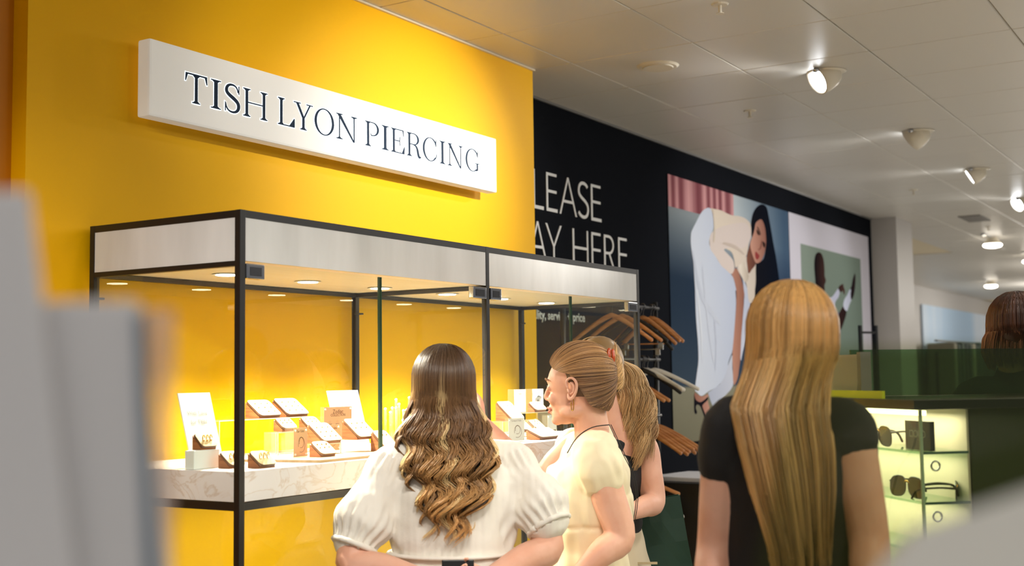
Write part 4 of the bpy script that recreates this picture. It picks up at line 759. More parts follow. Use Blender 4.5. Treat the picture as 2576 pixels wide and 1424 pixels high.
e = sunglasses((.105, .03, 1.1955), 'dark sunglasses seen side on at the front of the middle shelf', 2.6, True, .8)
sg = cabthing('brand_block', (.030, .066, 1.3135), 'black brand block with mirrored lettering on the upper glass shelf', 'sign')
box('block_body', 0, .012, -.058, .058, 0, .070, mat('black_acrylic', (24,26,26), .2), sg)
tM = Matrix(((0,0,-1,-.0006),(1,0,0,0),(0,1,0,.030),(0,0,0,1)))   # reads backwards, as in the photograph
text('block_lettering', 'GUCCI', tM, mat('pale_print', (170,172,166), .5), sg, width=.075, center=True, depth=.0004)
ch_ = cabthing('card_holder', (.03, .47, 1.4372), 'pale grey card holder standing on the black slab beside the lime strip', 'card holder')
bm = bmesh.new(); bbox(bm, -.002, .002, -.10, .09, .003, .115, M=Matrix.Rotation(.12, 4, 'Y')); fin('card', bm, mat('grey_card', (196,192,184), .5), ch_)
box('holder_base', -.03, .03, -.10, .10, 0, .004, M_acr, ch_); box('holder_side', .0, .03, -.125, -.105, .004, .12, mat('frosted_grey', (150,148,144), .5), ch_)
gs = box('green_glass_screen', .05, 1.2, .44, .446, 1.438, 1.565, glass('deep_green_glass', (178,206,178), .9, .05, (40,70,50))); gs.location = CL; gs.rotation_euler = (0,0,CR); tag(gs, 'low dark green glass screen standing on the black cabinet slab', 'screen')
# ================================================================== FOREGROUND COUNTER (out of focus)
fc = box('display_counter', -.45, .45, 0, .42, 0, 1.36, mat('pale_counter', (196,194,190), .4), bev=.004); fc.location = (.30, .32, 0)
fc.rotation_euler = (0, 0, CR-.19); fc.location = V((.30,.19,0))-V((0,0,0)); tag(fc, 'pale counter close to the camera carrying blurred display pieces', 'counter')
M_fg = mat('grey_white_card', (196,196,200), .5)
def view_box(name, D, u0, u1, z0, z1, t, m, label, cat, shear=0.0, extra=None, group=None):
    """upright slab facing the viewer side of the counter: u to the right, D forward of the counter edge"""
    r = V((.531,-.847,0)).normalized(); f = V((.847,.531,0)).normalized(); c = f*D
    bm = bmesh.new(); vs = bbox(bm, u0, u1, 0, t, z0, z1, .002)
    for v in bm.verts: v.co = c + r*(v.co.x + shear*(z1-v.co.z)) + f*v.co.y + V((0,0,v.co.z))
    o = fin(name, bm, m); 
    if label: tag(o, label, cat, group)
    return o
view_box('blurred_card', .55, -.30, -.219, 1.3605, 1.588, .006, M_fg, 'pale blurred card leaning at the left edge, nearest the camera', 'card', .14)
b = view_box('blurred_card', .56, -.216, -.172, 1.3605, 1.538, .008, M_fg, 'second blurred pale card with a dark blue strip beside it', 'card', .12)
s_ = view_box('card_strip', .556, -.1715, -.166, 1.3605, 1.532, .004, mat('slate_strip', (92,108,124), .5), None, None, .05); s_.parent = b
s_ = view_box('card_shade_panel', .553, -.222, -.211, 1.3605, 1.50, .003, mat('grey_strip', (138,140,150), .5), None, None, .16); s_.parent = b
view_box('frosted_block', .58, -.180, -.161, 1.3605, 1.535, .008, glass('frosted_acrylic', (246,240,236), .4, .38, (232,214,204)), 'translucent frosted block beside the blurred pale cards', 'block', .0)
view_box('smoked_glass_panel', .62, .143, .56, 1.3605, 1.513, .004, glass('smoked_green_glass', (230,231,214), .35, .05, (120,130,70)), 'smoky green glass panel close to camera at right, out of focus', 'glass panel', -.20)
r = V((.531,-.847,0)).normalized(); f = V((.847,.531,0)).normalized()
bm = bmesh.new(); P = [(.112,1.3605),(.26,1.3605),(.26,1.478),(.215,1.466),(.172,1.452),(.146,1.444),(.128,1.424)]; n = len(P)
a = [bm.verts.new(f*.45+r*u+V((0,0,z))) for u, z in P]; b2 = [bm.verts.new(f*.56+r*(u*1.2)+V((0,0,1.5-(1.5-z)*1.25-.004 if z > 1.37 else z-.0))) for u, z in P]
bm.faces.new(a); bm.faces.new(b2[::-1])
for i in range(n): bm.faces.new((a[i], b2[i], b2[(i+1)%n], a[(i+1)%n]))
bmesh.ops.recalc_face_normals(bm, faces=bm.faces); tag(fin('sloped_riser', bm, mat('white_riser', (214,213,208), .5)), 'white sloped display riser blurred in the lower corner', 'riser')
# ================================================================== PEOPLE
Z = V((0,0,1))
def basis(fwd, upv=Z):
    f_ = V(fwd).normalized(); r_ = f_.cross(upv).normalized(); u_ = r_.cross(f_).normalized()
    return Matrix((( r_.x, f_.x, u_.x), (r_.y, f_.y, u_.y), (r_.z, f_.z, u_.z)))
def head_geo(G, o, fwd, upv=Z, s=1.0, jaw=1.0):
    B = basis(fwd, upv); q = lambda x, y, z: V(o) + B @ V((x*s, y*s, z*s))
    E_ = lambda c, r, rot=None: G.ell(q(*c), [k*s for k in r], B if rot is None else B @ rot)
    E_((0,-.016,.038), (.073,.094,.082)); E_((0,.030,.020), (.064,.060,.070)); E_((0,.036,-.030), (.056,.050,.072)); E_((0,.044,-.074), (.042*jaw,.042,.036)); E_((0,.072,-.094), (.021,.018,.017))
    E_((0,.074,.026), (.044,.018,.016))                                       # brow
    for k in (-1, 1):
        E_((k*.034,.066,-.030), (.022,.018,.020)); E_((k*.045,.008,-.070), (.016,.040,.020)); E_((k*.034,.076,.004), (.015,.010,.008))
        E_((k*.0095,.091,-.031), (.007,.008,.006))                            # nostril wing
        R_ = Matrix.Rotation(k*.35, 3, 'Z') @ Matrix.Rotation(-.18, 3, 'X'); E_((k*.0725,-.012,-.006), (.006,.014,.025), R_)
    G.tube([q(0,.080,.024), q(0,.091,.006), q(0,.1025,-.020), q(0,.101,-.030)], [.0085*s,.0072*s,.0085*s,.0065*s], n=12)
    E_((0,.090,-.0575), (.020,.0085,.0062)); E_((0,.088,-.069), (.018,.0085,.0066)); E_((0,.084,-.050), (.012,.010,.010))
    return q, B
def face_parts(o, fwd, par, upv=Z, s=1.0, brow=(110,78,54)):
    B = basis(fwd, upv); q = lambda x, y, z: V(o) + B @ V((x*s, y*s, z*s))
    for k in (-1, 1):
        g = Geo(); g.ell(q(k*.031,.0725,.003), (.0115*s,.0115*s,.0095*s), B, 14, 10); e = g.make('eye', mat('eye_white', (226,218,210), .2), par)
        g = Geo(); g.ell(q(k*.032,.0815,.002), (.0055*s,.004*s,.0055*s), B, 12, 8); g.make('iris', mat('iris', (70,56,44), .2), e)
        g = Geo(); g.tube([q(k*.018,.0825,.0075), q(k*.031,.0855,.0105), q(k*.046,.0750,.0065)], [.0016*s,.0022*s,.0012*s], n=6); g.make('eyelashes', mat('lash', (44,32,26), .6), e)
        g = Geo(); g.tube([q(k*.012,.0915,.026), q(k*.030,.0895,.0325), q(k*.050,.074,.027)], [.0028*s,.0036*s,.0015*s], n=6); g.make('eyebrow', mat('brow_hair_%d' % brow[0], brow, .8), par)
    g = Geo(); g.tube([q(-.021,.084,-.060), q(-.007,.0965,-.0560), q(0,.0965,-.0575), q(.007,.0965,-.0560), q(.021,.084,-.060)], [.0012*s,.0042*s,.004*s,.0042*s,.0012*s], n=8)
    g.tube([q(-.020,.083,-.0625), q(0,.0955,-.0685), q(.020,.083,-.0625)], [.0012*s,.0056*s,.0012*s], n=8); g.make('lips', mat('lips', (196,112,100), .4), par)
def hand_geo(G, wr, tip, palm, side=1, s=1.0, curl=.5):
    """wr wrist, tip = a point towards the knuckles, palm = palm normal, side=+1 thumb on +(dir x palm)"""
    wr = V(wr); d = (V(tip)-wr).normalized(); n_ = V(palm); n_ = (n_-d*n_.dot(d)).normalized(); b = d.cross(n_).normalized()*side
    P = lambda x, y, z: wr + (d*x + b*y + n_*z)*s
    G.tube([P(-.01,0,0), P(.03,0,0), P(.075,0,.002)], [(.025*s,.018*s),(.034*s,.015*s),(.038*s,.013*s)], n=14, side=b)
    for k, (y, L_, r_) in enumerate(((.030,.068,.0082),(.010,.076,.0086),(-.010,.071,.0082),(-.029,.055,.0074))):
        pts = []; x, z, a = .070, .002, 0.1
        pts.append(P(x-.012, y*.95, z)); 
        for seg in (.45, .32, .25):
            pts.append(P(x, y*(1+.04*len(pts)), z)); x += L_*seg*math.cos(a); z += L_*seg*math.sin(a); a += curl
        pts.append(P(x, y*1.12, z)); G.tube(pts, [r_*s, r_*s, r_*s*.98, r_*s*.9, r_*s*.78], n=10, k=3)
    G.tube([P(.012,.020,.004), P(.036,.044,.010), P(.060,.056,.018), P(.082,.058,.026)], [.013*s,.0115*s,.0095*s,.008*s], n=10)
def lerp(a, b, t): return V(a)*(1-t)+V(b)*t
def body(J, par, dims, m, vox=.006, head=None, hands=(), arm=(.052,.044,.038,.026), fwd=(1,0,0), hs=1.0, hands_p=None, neck_r=.053, skip_legs=False):
    """dims: (pelvis, waist, chest, upper) half-width/half-depth pairs"""
    G = Geo(); side = (V(J['rsh'])-V(J['lsh'])).normalized()
    pel = V(J['pelvis']); T_ = [pel-Z*.10, pel, V(J['waist']), V(J['chest']), V(J['upper']), V(J['neck'])]
    G.tube(T_, [(dims[0][0]*.9,dims[0][1]), dims[0], dims[1], dims[2], dims[3], (.062,.058)], n=24, side=side, k=5)
    hd = V(J['head']); B = basis(head[0], head[1] if len(head) > 1 else Z)
    G.tube([V(J['neck'])-Z*.03, lerp(J['neck'], hd+B@V((0,-.03,-.06)), .5), hd+B@V((0,-.028,-.045))], [neck_r*1.15, neck_r, neck_r], n=16)
    for S_ in 'lr':
        sh, el, wr, ha = (V(J[S_+k]) for k in ('sh','el','wr','ha')); up_ = V(J['upper'])
        G.tube([lerp(up_, sh, .35)-Z*.01, lerp(up_, sh, .8)+Z*.004, sh+(el-sh)*.08, lerp(sh, el, .5), el, lerp(el, wr, .4), wr], [dims[3][1]*.7, arm[0]*1.02, arm[0]*1.02, arm[0], arm[1], arm[2]*1.06, arm[3]], n=14, k=4)
        pn, sd, cu = hands[0] if S_ == 'l' else hands[1]; hand_geo(G, wr, ha, pn, sd, .98*hs, cu)
    hip = side*dims[0][0]*.5
    for k in (-1, 1):
        a = pel+hip*k-Z*.06; x, y = a.x, a.y; fz = V(fwd).normalized(); fz.z = 0
        G.tube([a, V((x,y,.46)), V((x,y,.30))-fz*.01, V((x,y,.09))-fz*.015], [.082,.055,.052,.038], n=14); G.tube([V((x,y,.05))-fz*.05, V((x,y,.045))+fz*.05, V((x,y,.03))+fz*.14], [.036,.035,.024], n=12)
    head_geo(G, hd, head[0], head[1] if len(head) > 1 else Z, head[2] if len(head) > 2 else 1.0)
    return G.remesh('body', m, par, vox, 5)
def noise_disp(a1, s1, a2=0, s2=1, ax=(1,1,1)):
    ax = V(ax)
    def fn(c, n): q = V((c.x*ax.x, c.y*ax.y, c.z*ax.z)); return a1*noise.noise(q*s1)+a2*noise.noise(q*s2+V((7,3,1)))
    return fn
# ---- hair: strands as thin three-sided tubes carrying their own colour
def strands(name, P, C, par, rad=.0011, base=None, basecol=(90,70,50), rough=.38, parent_smooth=True):
    """P (N,M,3) strand points, C (N,M,3) linear colours"""
    P = np.asarray(P); C = np.asarray(C)*1.5; C = C/np.maximum(1, C.max(-1, keepdims=True)/.88); N_, M_, _ = P.shape
    T_ = np.gradient(P, axis=1); T_ /= np.linalg.norm(T_, axis=2, keepdims=True)+1e-9
    a = np.array([.31,.87,.38]); S = np.cross(T_, a); S /= np.linalg.norm(S, axis=2, keepdims=True)+1e-9; U = np.cross(T_, S)
    r = rad*np.interp(np.linspace(0,1,M_), [0,.1,.75,1], [.7,1,.9,.25])[None,:,None]*np.random.uniform(.7,1.35,(N_,1,1))
    ring_ = [P + r*(math.cos(t)*S+math.sin(t)*U) for t in (0, 2.094, 4.189)]
    vv = np.stack(ring_, 2).reshape(-1,3); cc = np.repeat(C[:,:,None,:], 3, 2).reshape(-1,3)
    i = np.arange(N_)[:,None,None]*M_*3; j = np.arange(M_-1)[None,:,None]*3; k = np.arange(3)[None,None,:]; k2 = (k+1)%3
    f = np.stack([i+j+k, i+j+k2, i+j+3+k2, i+j+3+k], -1).reshape(-1,4)
    if base is not None:
        bv = np.array([tuple(x) for x in base.v]); off_ = len(vv); vv = np.concatenate([vv, bv]); cc = np.concatenate([cc, np.tile(np.array(lin(basecol)), (len(bv),1))])
        bf = [tuple(x+off_ for x in q) for q in base.f]
    else: bf = []
    me = bpy.data.meshes.new(name); nv = len(vv); lt = [4]*len(f)+[len(q) for q in bf]; li = np.concatenate([f.ravel(), np.array([x for q in bf for x in q], int)]) if bf else f.ravel()
    me.vertices.add(nv); me.vertices.foreach_set('co', vv.ravel()); me.loops.add(len(li)); me.loops.foreach_set('vertex_index', li.astype(np.int32))
    me.polygons.add(len(lt)); ls = np.concatenate([[0], np.cumsum(lt)[:-1]]).astype(np.int32); me.polygons.foreach_set('loop_start', ls); me.polygons.foreach_set('loop_total', np.array(lt, np.int32))
    me.update(calc_edges=True); me.validate()
    at = me.color_attributes.new('Color', 'FLOAT_COLOR', 'POINT'); at.data.foreach_set('color', np.concatenate([cc, np.ones((nv,1))], 1).ravel())
    return link(name, me, vmat('hair_%d' % int(rough*100), rough, .45), par, True)
SK = np.array((.082, .104, .094)); SKC = np.array((0, -.014, .040))   # skull ellipsoid in head space (x right, y forward, z up)
def on_skull(d, lift=1.05): d = d/np.linalg.norm(d, axis=-1, keepdims=True); return SKC + d*SK*lift
def slerp(a, b, t):
    a = a/np.linalg.norm(a); b = b/np.linalg.norm(b); w_ = math.acos(max(-1, min(1, a@b))); s = math.sin(w_)+1e-9
    return (np.sin((1-t)*w_)/s)[:,None]*a + (np.sin(t*w_)/s)[:,None]*b
def long_hair(J_head, B, rows, N_, M_, cols, nlock=46, wave=None, phi=(-2.2, 2.2), part=0.0, seed=1, tipvar=.04, knot=.35, zend_fn=None):
    """rows: (z, centre x, half width, back y) below the ears, in head space (z up, y forward -> back is negative)"""
    rg = np.random.RandomState(seed); rows = sorted(rows, key=lambda r_: -r_[0]); rz = [-r_[0] for r_ in rows]
    PP = []; CC = []; locks = np.linspace(phi[0], phi[1], nlock); lph = rg.uniform(-.9,.9,nlock); lcol = rg.rand(nlock); llen = rg.uniform(-1,1,nlock); ldep = rg.rand(nlock)
    zmin = rows[-1][0]; nb = M_//3
    for i in range(N_):
        k = rg.randint(nlock); f0 = locks[k]+rg.normal()*(phi[1]-phi[0])/nlock*.55; f0 = min(max(f0, phi[0]), phi[1]); th0 = math.radians(abs(rg.normal())*11+.5); dep = rg.rand()
        th = np.linspace(th0, math.radians(93), nb); lift = 1.03+.09*dep*np.sin(np.linspace(.2,1.57,nb))
        d = np.stack([np.sin(th)*math.sin(f0)+part*np.cos(th)*.12, -np.sin(th)*math.cos(f0), np.cos(th)], -1); top = SKC + d/np.linalg.norm(d,axis=1,keepdims=True)*SK*lift[:,None]
        s = math.sin(f0); fr = math.cos(f0); p0 = top[-1]
        ze = (zend_fn(s) if zend_fn else zmin) + llen[k]*tipvar + rg.normal()*tipvar*.35
        zz = np.linspace(p0[2]-.008, ze, M_-nb); t = np.linspace(0, 1, M_-nb); e_ = np.minimum(1, t*2.6); e_ = e_*e_*(3-2*e_)
        cx = np.interp(-zz, rz, [r_[1] for r_ in rows]); hw = np.interp(-zz, rz, [r_[2] for r_ in rows]); by = np.interp(-zz, rz, [r_[3] for r_ in rows])
        tx = cx + hw*s; ty = by*(1 if fr > 0 else 1) + (.05*dep-.012)*np.ones_like(zz) + (1-max(fr,-.6))*.06
        x = p0[0]*(1-e_)+tx*e_; y = p0[1]*(1-e_)+ty*e_
        if wave:
            A, lam = wave; am = A*np.clip((t-.06)*1.7, 0, 1)*(.75+.5*ldep[k]); ph = 2*math.pi*(zz/lam)+lph[k]*2.2+rg.normal()*.12
            x = x + am*np.sin(ph); y = y - am*.8*np.cos(ph)
            pull = np.clip(t-.2,0,1)*.5; x = x*(1-pull)+ (cx+hw*math.sin(locks[k]))*pull + pull*am*np.sin(ph)
        low = np.stack([x, y, zz], -1); pts = np.concatenate([top, low])
        PP.append(pts @ np.array(B).T + np.array(J_head)); tt = np.concatenate([np.linspace(0,.28,nb), np.linspace(.28,1,M_-nb)])
        c = np.stack([np.interp(tt, [0,knot,1], [cols[0][q],cols[1][q],cols[2][q]]) for q in range(3)], -1)
        hl = lcol[k]; mixv = (1.0 if hl > .62 else 0)*np.clip((tt-.22)*3,0,1)[:,None]*.8; c = c*(1-mixv)+np.array(cols[3])*mixv
        dk = (1.0 if hl < .25 else 0)*.45; c = c*(1-dk)+np.array(cols[4])*dk; c = c*rg.uniform(.72,1.22); CC.append(c)
    return np.array(PP), np.array(CC)
def skull_base(J_head, B, rows, lift=1.02, cap=True):
    G = Geo(); o = V(J_head); Bm = Matrix(B) if not isinstance(B, Matrix) else B
    if cap: G.ell(o+Bm@V((0,-.020,.036)), (SK[0]*.99, SK[1]*.93, SK[2]*.985), Bm)
    if rows:
        P = [o+Bm@V((r_[1], r_[3]+.030, r_[0])) for r_ in rows]; G.tube([o+Bm@V((0,-.05,.02))]+P, [(.07,.05)]+[(r_[2]*.60, .012) for r_ in rows], n=18, side=Bm@V((1,0,0)))
    return G
L3 = lambda *c: np.array([lin(x) for x in c])

# ------------------------------------------------------------ 1. woman in the white blouse
j = J['w1']; base = V((j['pelvis'][0], j['pelvis'][1], 0))
def person(key, label):
    jj = J[key]; e = empty('person', (jj['pelvis'][0], jj['pelvis'][1], 0), label, 'person'); return e
def root_fix(objs, e):
    for o in objs: o.location = V(o.location)-V(e.location)
p1 = person('w1', 'person in white puff sleeved blouse with long wavy brown hair, hands behind back')
VF = V((.848,.530,0)); VR = V((.530,-.848,0))
hf1 = (VF*.80-VR*.55-Z*.10).normalized()
b = body(j, p1, ((.185,.135),(.160,.115),(.172,.120),(.150,.085)), M_skin, .0048, (hf1,), ((VF*-1+Z*.2, 1, .45), (VF*-1+Z*.4, -1, .5)), (.046,.045,.041,.028), VF)
face_parts(j['head'], hf1, b)
M_blouse = mat('white_cotton', (238,233,222), .75, spec=.2, sheen=.15)
def blouse_nodes(m, axis_scale):
    N, L, bb = nodes(m); tc = N.new('ShaderNodeTexCoord'); mp = N.new('ShaderNodeMapping'); mp.inputs['Rotation'].default_value = (0,0,1.012)
    wv = N.new('ShaderNodeTexWave'); wv.inputs['Scale'].default_value = axis_scale; wv.inputs['Distortion'].default_value = .6; wv.bands_direction = 'X'
    bu = N.new('ShaderNodeBump'); bu.inputs['Strength'].default_value = .35; bu.inputs['Distance'].default_value = .0016
    n1 = N.new('ShaderNodeTexNoise'); n1.inputs['Scale'].default_value = 22; n1.inputs['Detail'].default_value = 4; b2 = N.new('ShaderNodeBump'); b2.inputs['Strength'].default_value = .35; b2.inputs['Distance'].default_value = .006
    L.new(tc.outputs['Object'], mp.inputs[0]); L.new(mp.outputs[0], wv.inputs['Vector']); L.new(tc.outputs['Object'], n1.inputs['Vector']); L.new(n1.outputs[0], b2.inputs['Height']); L.new(wv.outputs[0], bu.inputs['Height']); L.new(b2.outputs[0], bu.inputs['Normal']); L.new(bu.outputs[0], bb.inputs['Normal'])
blouse_nodes(M_blouse, 17)
G = Geo(); side = (V(j['rsh'])-V(j['lsh'])).normalized(); pel, wa, ch, upr = (V(j[k]) for k in ('pelvis','waist','chest','upper'))
G.tube([pel-Z*.02, lerp(pel, wa, .7), wa, lerp(wa, ch, .25), ch, lerp(ch, upr, .6), upr+Z*.015, V(j['neck'])-Z*.012], [(.215,.16),(.185,.138),(.168,.124),(.178,.130),(.186,.134),(.180,.118),(.150,.098),(.080,.076)], n=28, side=side, k=5)
for S_ in 'lr':
    sh, sl, cu, el = (V(j[S_+k]) for k in ('sh','sl','cu','el'))
    G.tube([lerp(ch, wa, .1)*.5+lerp(upr, sh, .6)*.5, lerp(sh, sl, .6)], [.05,.062], n=14, k=1); G.tube([lerp(upr, sh, .55), sh+Z*.006, lerp(sh, sl, .55), sl, lerp(sl, cu, .7), cu+(cu-sl)*.25], [.066,.058,.062,.074,.084,.066], n=20, k=5)
def bdisp(c, n):
    a = .007*noise.noise(c*9)+.004*noise.noise(V((c.x*20,c.y*20,c.z*11)))
    for S_ in 'lr':
        d_ = (c-V(j[S_+'sl'])).length
        A_ = V(j[S_+'sh']); E_2 = V(j[S_+'cu'])+(V(j[S_+'cu'])-V(j[S_+'sl']))*.25; ax_ = E_2-A_; tt = (c-A_).dot(ax_)/ax_.length_squared; ra = c-A_-ax_*tt
        if -.1 < tt < 1.15 and ra.length < .14 and d_ < .2:
            s1 = ax_.cross(Z).normalized(); s2 = ax_.normalized().cross(s1); an = math.atan2(ra.dot(s1), ra.dot(s2)); wgt = max(0, (tt-.45)/.55)**1.5+.8*max(0, (.35-tt)/.35)
            a += .0065*math.sin(an*17+3*noise.noise(c*14))*min(1, wgt)*(.6+.6*noise.noise(c*10))
        if d_ < .17: a += .008*noise.noise(V((c.x*24, c.y*24, c.z*13)))*(1-d_/.17)+.004*noise.noise(c*40)*(1-d_/.17)
    return a
bl = G.remesh('blouse', M_blouse, p1, .006, 3, bdisp)
def hoop_mesh(name, c, sidev, fv, a, bb, r, m, par, gather=0, nrm=None):
    g = Geo(); n_ = 56; pts = []
    for i in range(n_+1):
        t = 2*math.pi*i/n_; pts.append(V(c)+sidev*(math.cos(t)*a)+fv*(math.sin(t)*bb)+Z*(gather*math.sin(i*2.1)))
    g.tube(pts, [(r, r*.5)]*(n_+1), n=8, side=None, k=1, round_end=False); return g.make(name, m, par)
fv1 = Z.cross(side).normalized()
hoop_mesh('waistband', wa+Z*.004, side, fv1, .176, .131, .012, M_blouse, bl)
for S_ in 'lr':
    cu, el, sl = V(j[S_+'cu']), V(j[S_+'el']), V(j[S_+'sl']); ax = (el-V(j[S_+'sh'])).normalized(); ax = (cu-sl).normalized(); s1 = ax.cross(Z).normalized(); s2 = ax.cross(s1).normalized(); g = Geo(); pts = [cu+(cu-sl)*.25+ax*.022+(s1*math.cos(t)+s2*math.sin(t))*(.060+.002*math.sin(t*13)) for t in np.linspace(0, 2*math.pi, 50)]
    g.tube(pts, [.008]*50, n=8, k=1, round_end=False); g.make('sleeve_cuff', M_blouse, bl)
G = Geo(); G.tube([wa-Z*.06, pel, V((pel.x,pel.y,.5)), V((pel.x,pel.y,.22))], [(.17,.13),(.205,.155),(.24,.19),(.28,.23)], n=24, side=side); sk_ = G.make('skirt', mat('beige_cotton', (214,198,172), .8), p1)
rows = [(.0,0,.102,-.088),(-.06,0,.112,-.098),(-.12,.004,.130,-.125),(-.20,.020,.120,-.172),(-.28,.030,.092,-.196),(-.345,.018,.056,-.205)]
Bv = basis(VF); hd1 = V(j['head'])+Z*.004
cols = (*L3((28,21,18),(118,86,54),(200,154,94)), lin((236,208,152)), lin((70,48,34)))
P, C = long_hair(hd1, Bv, rows, 3600, 30, cols, 30, (.021,.100), (-2.0,1.9), .4, 3, .035, knot=.56)
strands('hair', P, C, p1, .0013, skull_base(hd1, Bv, rows[:-1]), (96,70,48))
G = Geo(); pc = V(j['phone']); Bp = basis((VF*-1+Z*.25).normalized()); bm = bmesh.new(); bbox(bm, -.042,.042,-.004,.004,-.07,.07,.003, M=Matrix.Translation(pc) @ Bp.to_4x4()); tag(fin('phone', bm, mat('phone_black', (14,14,15), .25)), 'black phone held behind the back of the person in the white blouse', 'phone')

# ------------------------------------------------------------ 2. woman in cream, profile
j = J['w2']; p2 = person('w2', 'person in cream sleeveless dress seen in profile, hair twisted up with a clip')
hf2 = (VR*-.93+VF*.37-Z*.06).normalized(); bf2 = (VR*-.80+VF*.6).normalized()
b = body(j, p2, ((.165,.115),(.135,.10),(.150,.112),(.135,.078)), M_skin, .0045, (hf2,), ((VR*-1, 1, .4), (VF, -1, .25)), (.053,.046,.040,.026), bf2)
face_parts(j['head'], hf2, b, brow=(120,88,60))
M_cream2 = mat('cream_dress', (244,230,196), .7, spec=.2, sheen=.1); add_bump(M_cream2, 260, .12, .001)
G = Geo(); side = (V(j['rsh'])-V(j['lsh'])).normalized(); pel, wa, ch, upr, nk = (V(j[k]) for k in ('pelvis','waist','chest','upper','neck'))
G.tube([V((pel.x,pel.y,.30)), V((pel.x,pel.y,.60)), pel, wa, lerp(wa,ch,.5), ch+bf2*.01, lerp(ch, upr, .7), upr+Z*.02, nk-Z*.004], [(.24,.20),(.22,.17),(.180,.135),(.150,.118),(.160,.135),(.166,.140),(.160,.115),(.120,.088),(.066,.064)], n=28, side=side, k=5)
sh, el = V(j['lsh']), V(j['lel']); G.tube([lerp(upr, sh, .4), lerp(upr, sh, .85)+Z*.008, lerp(sh, el, .12), lerp(sh, el, .22)], [(.070),(.070),(.076),(.070)], n=18)
def ddisp(c, n): return .010*noise.noise(V((c.x*19+c.z*5, c.y*19, c.z*4.5)))+.005*noise.noise(V((c.x*34+c.z*14, c.y*34, c.z*12)))+.003*noise.noise(c*16)-.005*math.exp(-((c.z-(wa.z*.55+ch.z*.45))/.007)**2)
dr = G.remesh('dress', M_cream2, p2, .006, 5, ddisp)
B2 = basis(hf2); hd2 = V(j['head']); inv = B2.transposed()
bun = np.array(inv @ (V(j['bun'])-hd2)); bund = (bun-SKC)/SK
rg = np.random.RandomState(5); hl = [((0,.80,.62)), (-.42,.80,.46), (-.78,.62,.22), (-.93,.36,.10), (-1,.12,.02), (-.97,-.18,-.22), (-.86,-.42,-.52), (-.5,-.74,-.70), (0,-.80,-.78)]
hl = np.array(hl); PP = []; CC = []
for i in range(2600):
    u = rg.rand()*(len(hl)-1); k = min(int(u), len(hl)-2); d0 = hl[k]*(1-u+k)+hl[k+1]*(u-k)
    if rg.rand() < .45: d0 = d0*np.array((-1,1,1))
    fr = max(0, rg.uniform(-.6,.7)); d0 = d0/np.linalg.norm(d0); topd = np.array((0,-.05,1.0)); 
    if fr > 0: d0 = d0*(1-fr)+(bund/np.linalg.norm(bund))*fr*.75+topd*fr*.25
    t = np.linspace(0,1,20); dd = slerp(d0, bund, t); lift = 1.035+.05*np.sin(t*math.pi)*rg.rand()+.02*t; pts = SKC+dd*SK*lift[:,None]
    e_ = np.clip((t-.78)/.22,0,1)[:,None]; pts = pts*(1-e_)+(bun+rg.normal(size=3)*.010+np.array((0,0,.02*rg.normal())))*e_
    if u > 4.2: pts[:,2] -= .050*min(1, (u-4.2)/2)*(1-t)**1.3*(1 if fr < .25 else .4)
    PP.append(pts @ np.array(B2).T+np.array(hd2)); face = np.clip(1-abs(u-2.4)/2.2,0,1)*(1-fr)
    c = lin((104,76,54)); c2 = lin((186,144,96)); tv = np.clip(.02+.55*face+rg.normal()*.22+.25*t,0,1)[:,None]; c = np.array(c)*(1-tv)+np.array(c2)*tv; CC.append(c*rg.uniform(.7,1.25))
G = Geo(); G.ell(hd2+B2@V((0,-.032,.042)), (SK[0]*.97,SK[1]*.87,SK[2]*.97), B2)
# loose strands by the ear
for i in range(0):
    a = np.array((-.076,.016,.0))+rg.normal(size=3)*.002; z_ = np.linspace(0,1,20); pts = a+np.stack([-.006*z_, -.03*z_**2+.02*z_+.006*np.sin(z_*7+i*.1), -.13*z_], -1); PP.append(pts @ np.array(B2).T+np.array(hd2)); CC.append(np.tile(np.array(lin((176,134,90))), (20,1)))
# twisted roll
bw_ = B2; bz = hd2+B2@V(bun)
for i in range(900):
    t = np.linspace(0,1,20); ph = rg.rand()*6.28; tw = 2.2; rr_ = (.018+.008*rg.rand()); z0 = rg.uniform(-.055,.03); ln = rg.uniform(.02,.06)
    zz = z0+ln*t; r_ = rr_*np.sqrt(np.clip(1-((zz+.008)/.066)**2,.12,1)); ang = ph+t*tw
    pts = bun+np.stack([r_*np.cos(ang)-.012, r_*np.sin(ang)*.9-.010, zz+.01*np.cos(ang)], -1); PP.append(pts @ np.array(B2).T+np.array(hd2))
    c = np.array(lin((196,158,108)))*(1 if rg.rand() > .3 else .55)*rg.uniform(.75,1.2); CC.append(np.tile(c, (20,1)))
G.ell(bz+B2@V((-.012,-.010,-.008)), (.020,.020,.055), B2)
strands('hair', np.array(PP), np.array(CC), p2, .0011, G, (92,66,46))
cl = V(j['clip']); M_clip = mat('amber_clip', (196,76,28), .25, coat=.5); g = Geo(); q = lambda x, y, z: cl+VR*x+VF*y+Z*z
g.tube([q(-.006,-.01,.024), q(-.008,-.014,.0), q(-.002,-.012,-.022), q(.006,-.004,-.030)], [(.006),(.0065),(.0055),.003], n=10); g.tube([q(.006,0,.022), q(.007,-.004,0), q(.006,-.006,-.024)], [.005,.0055,.003], n=10); g.make('hair_clip', M_clip, p2)
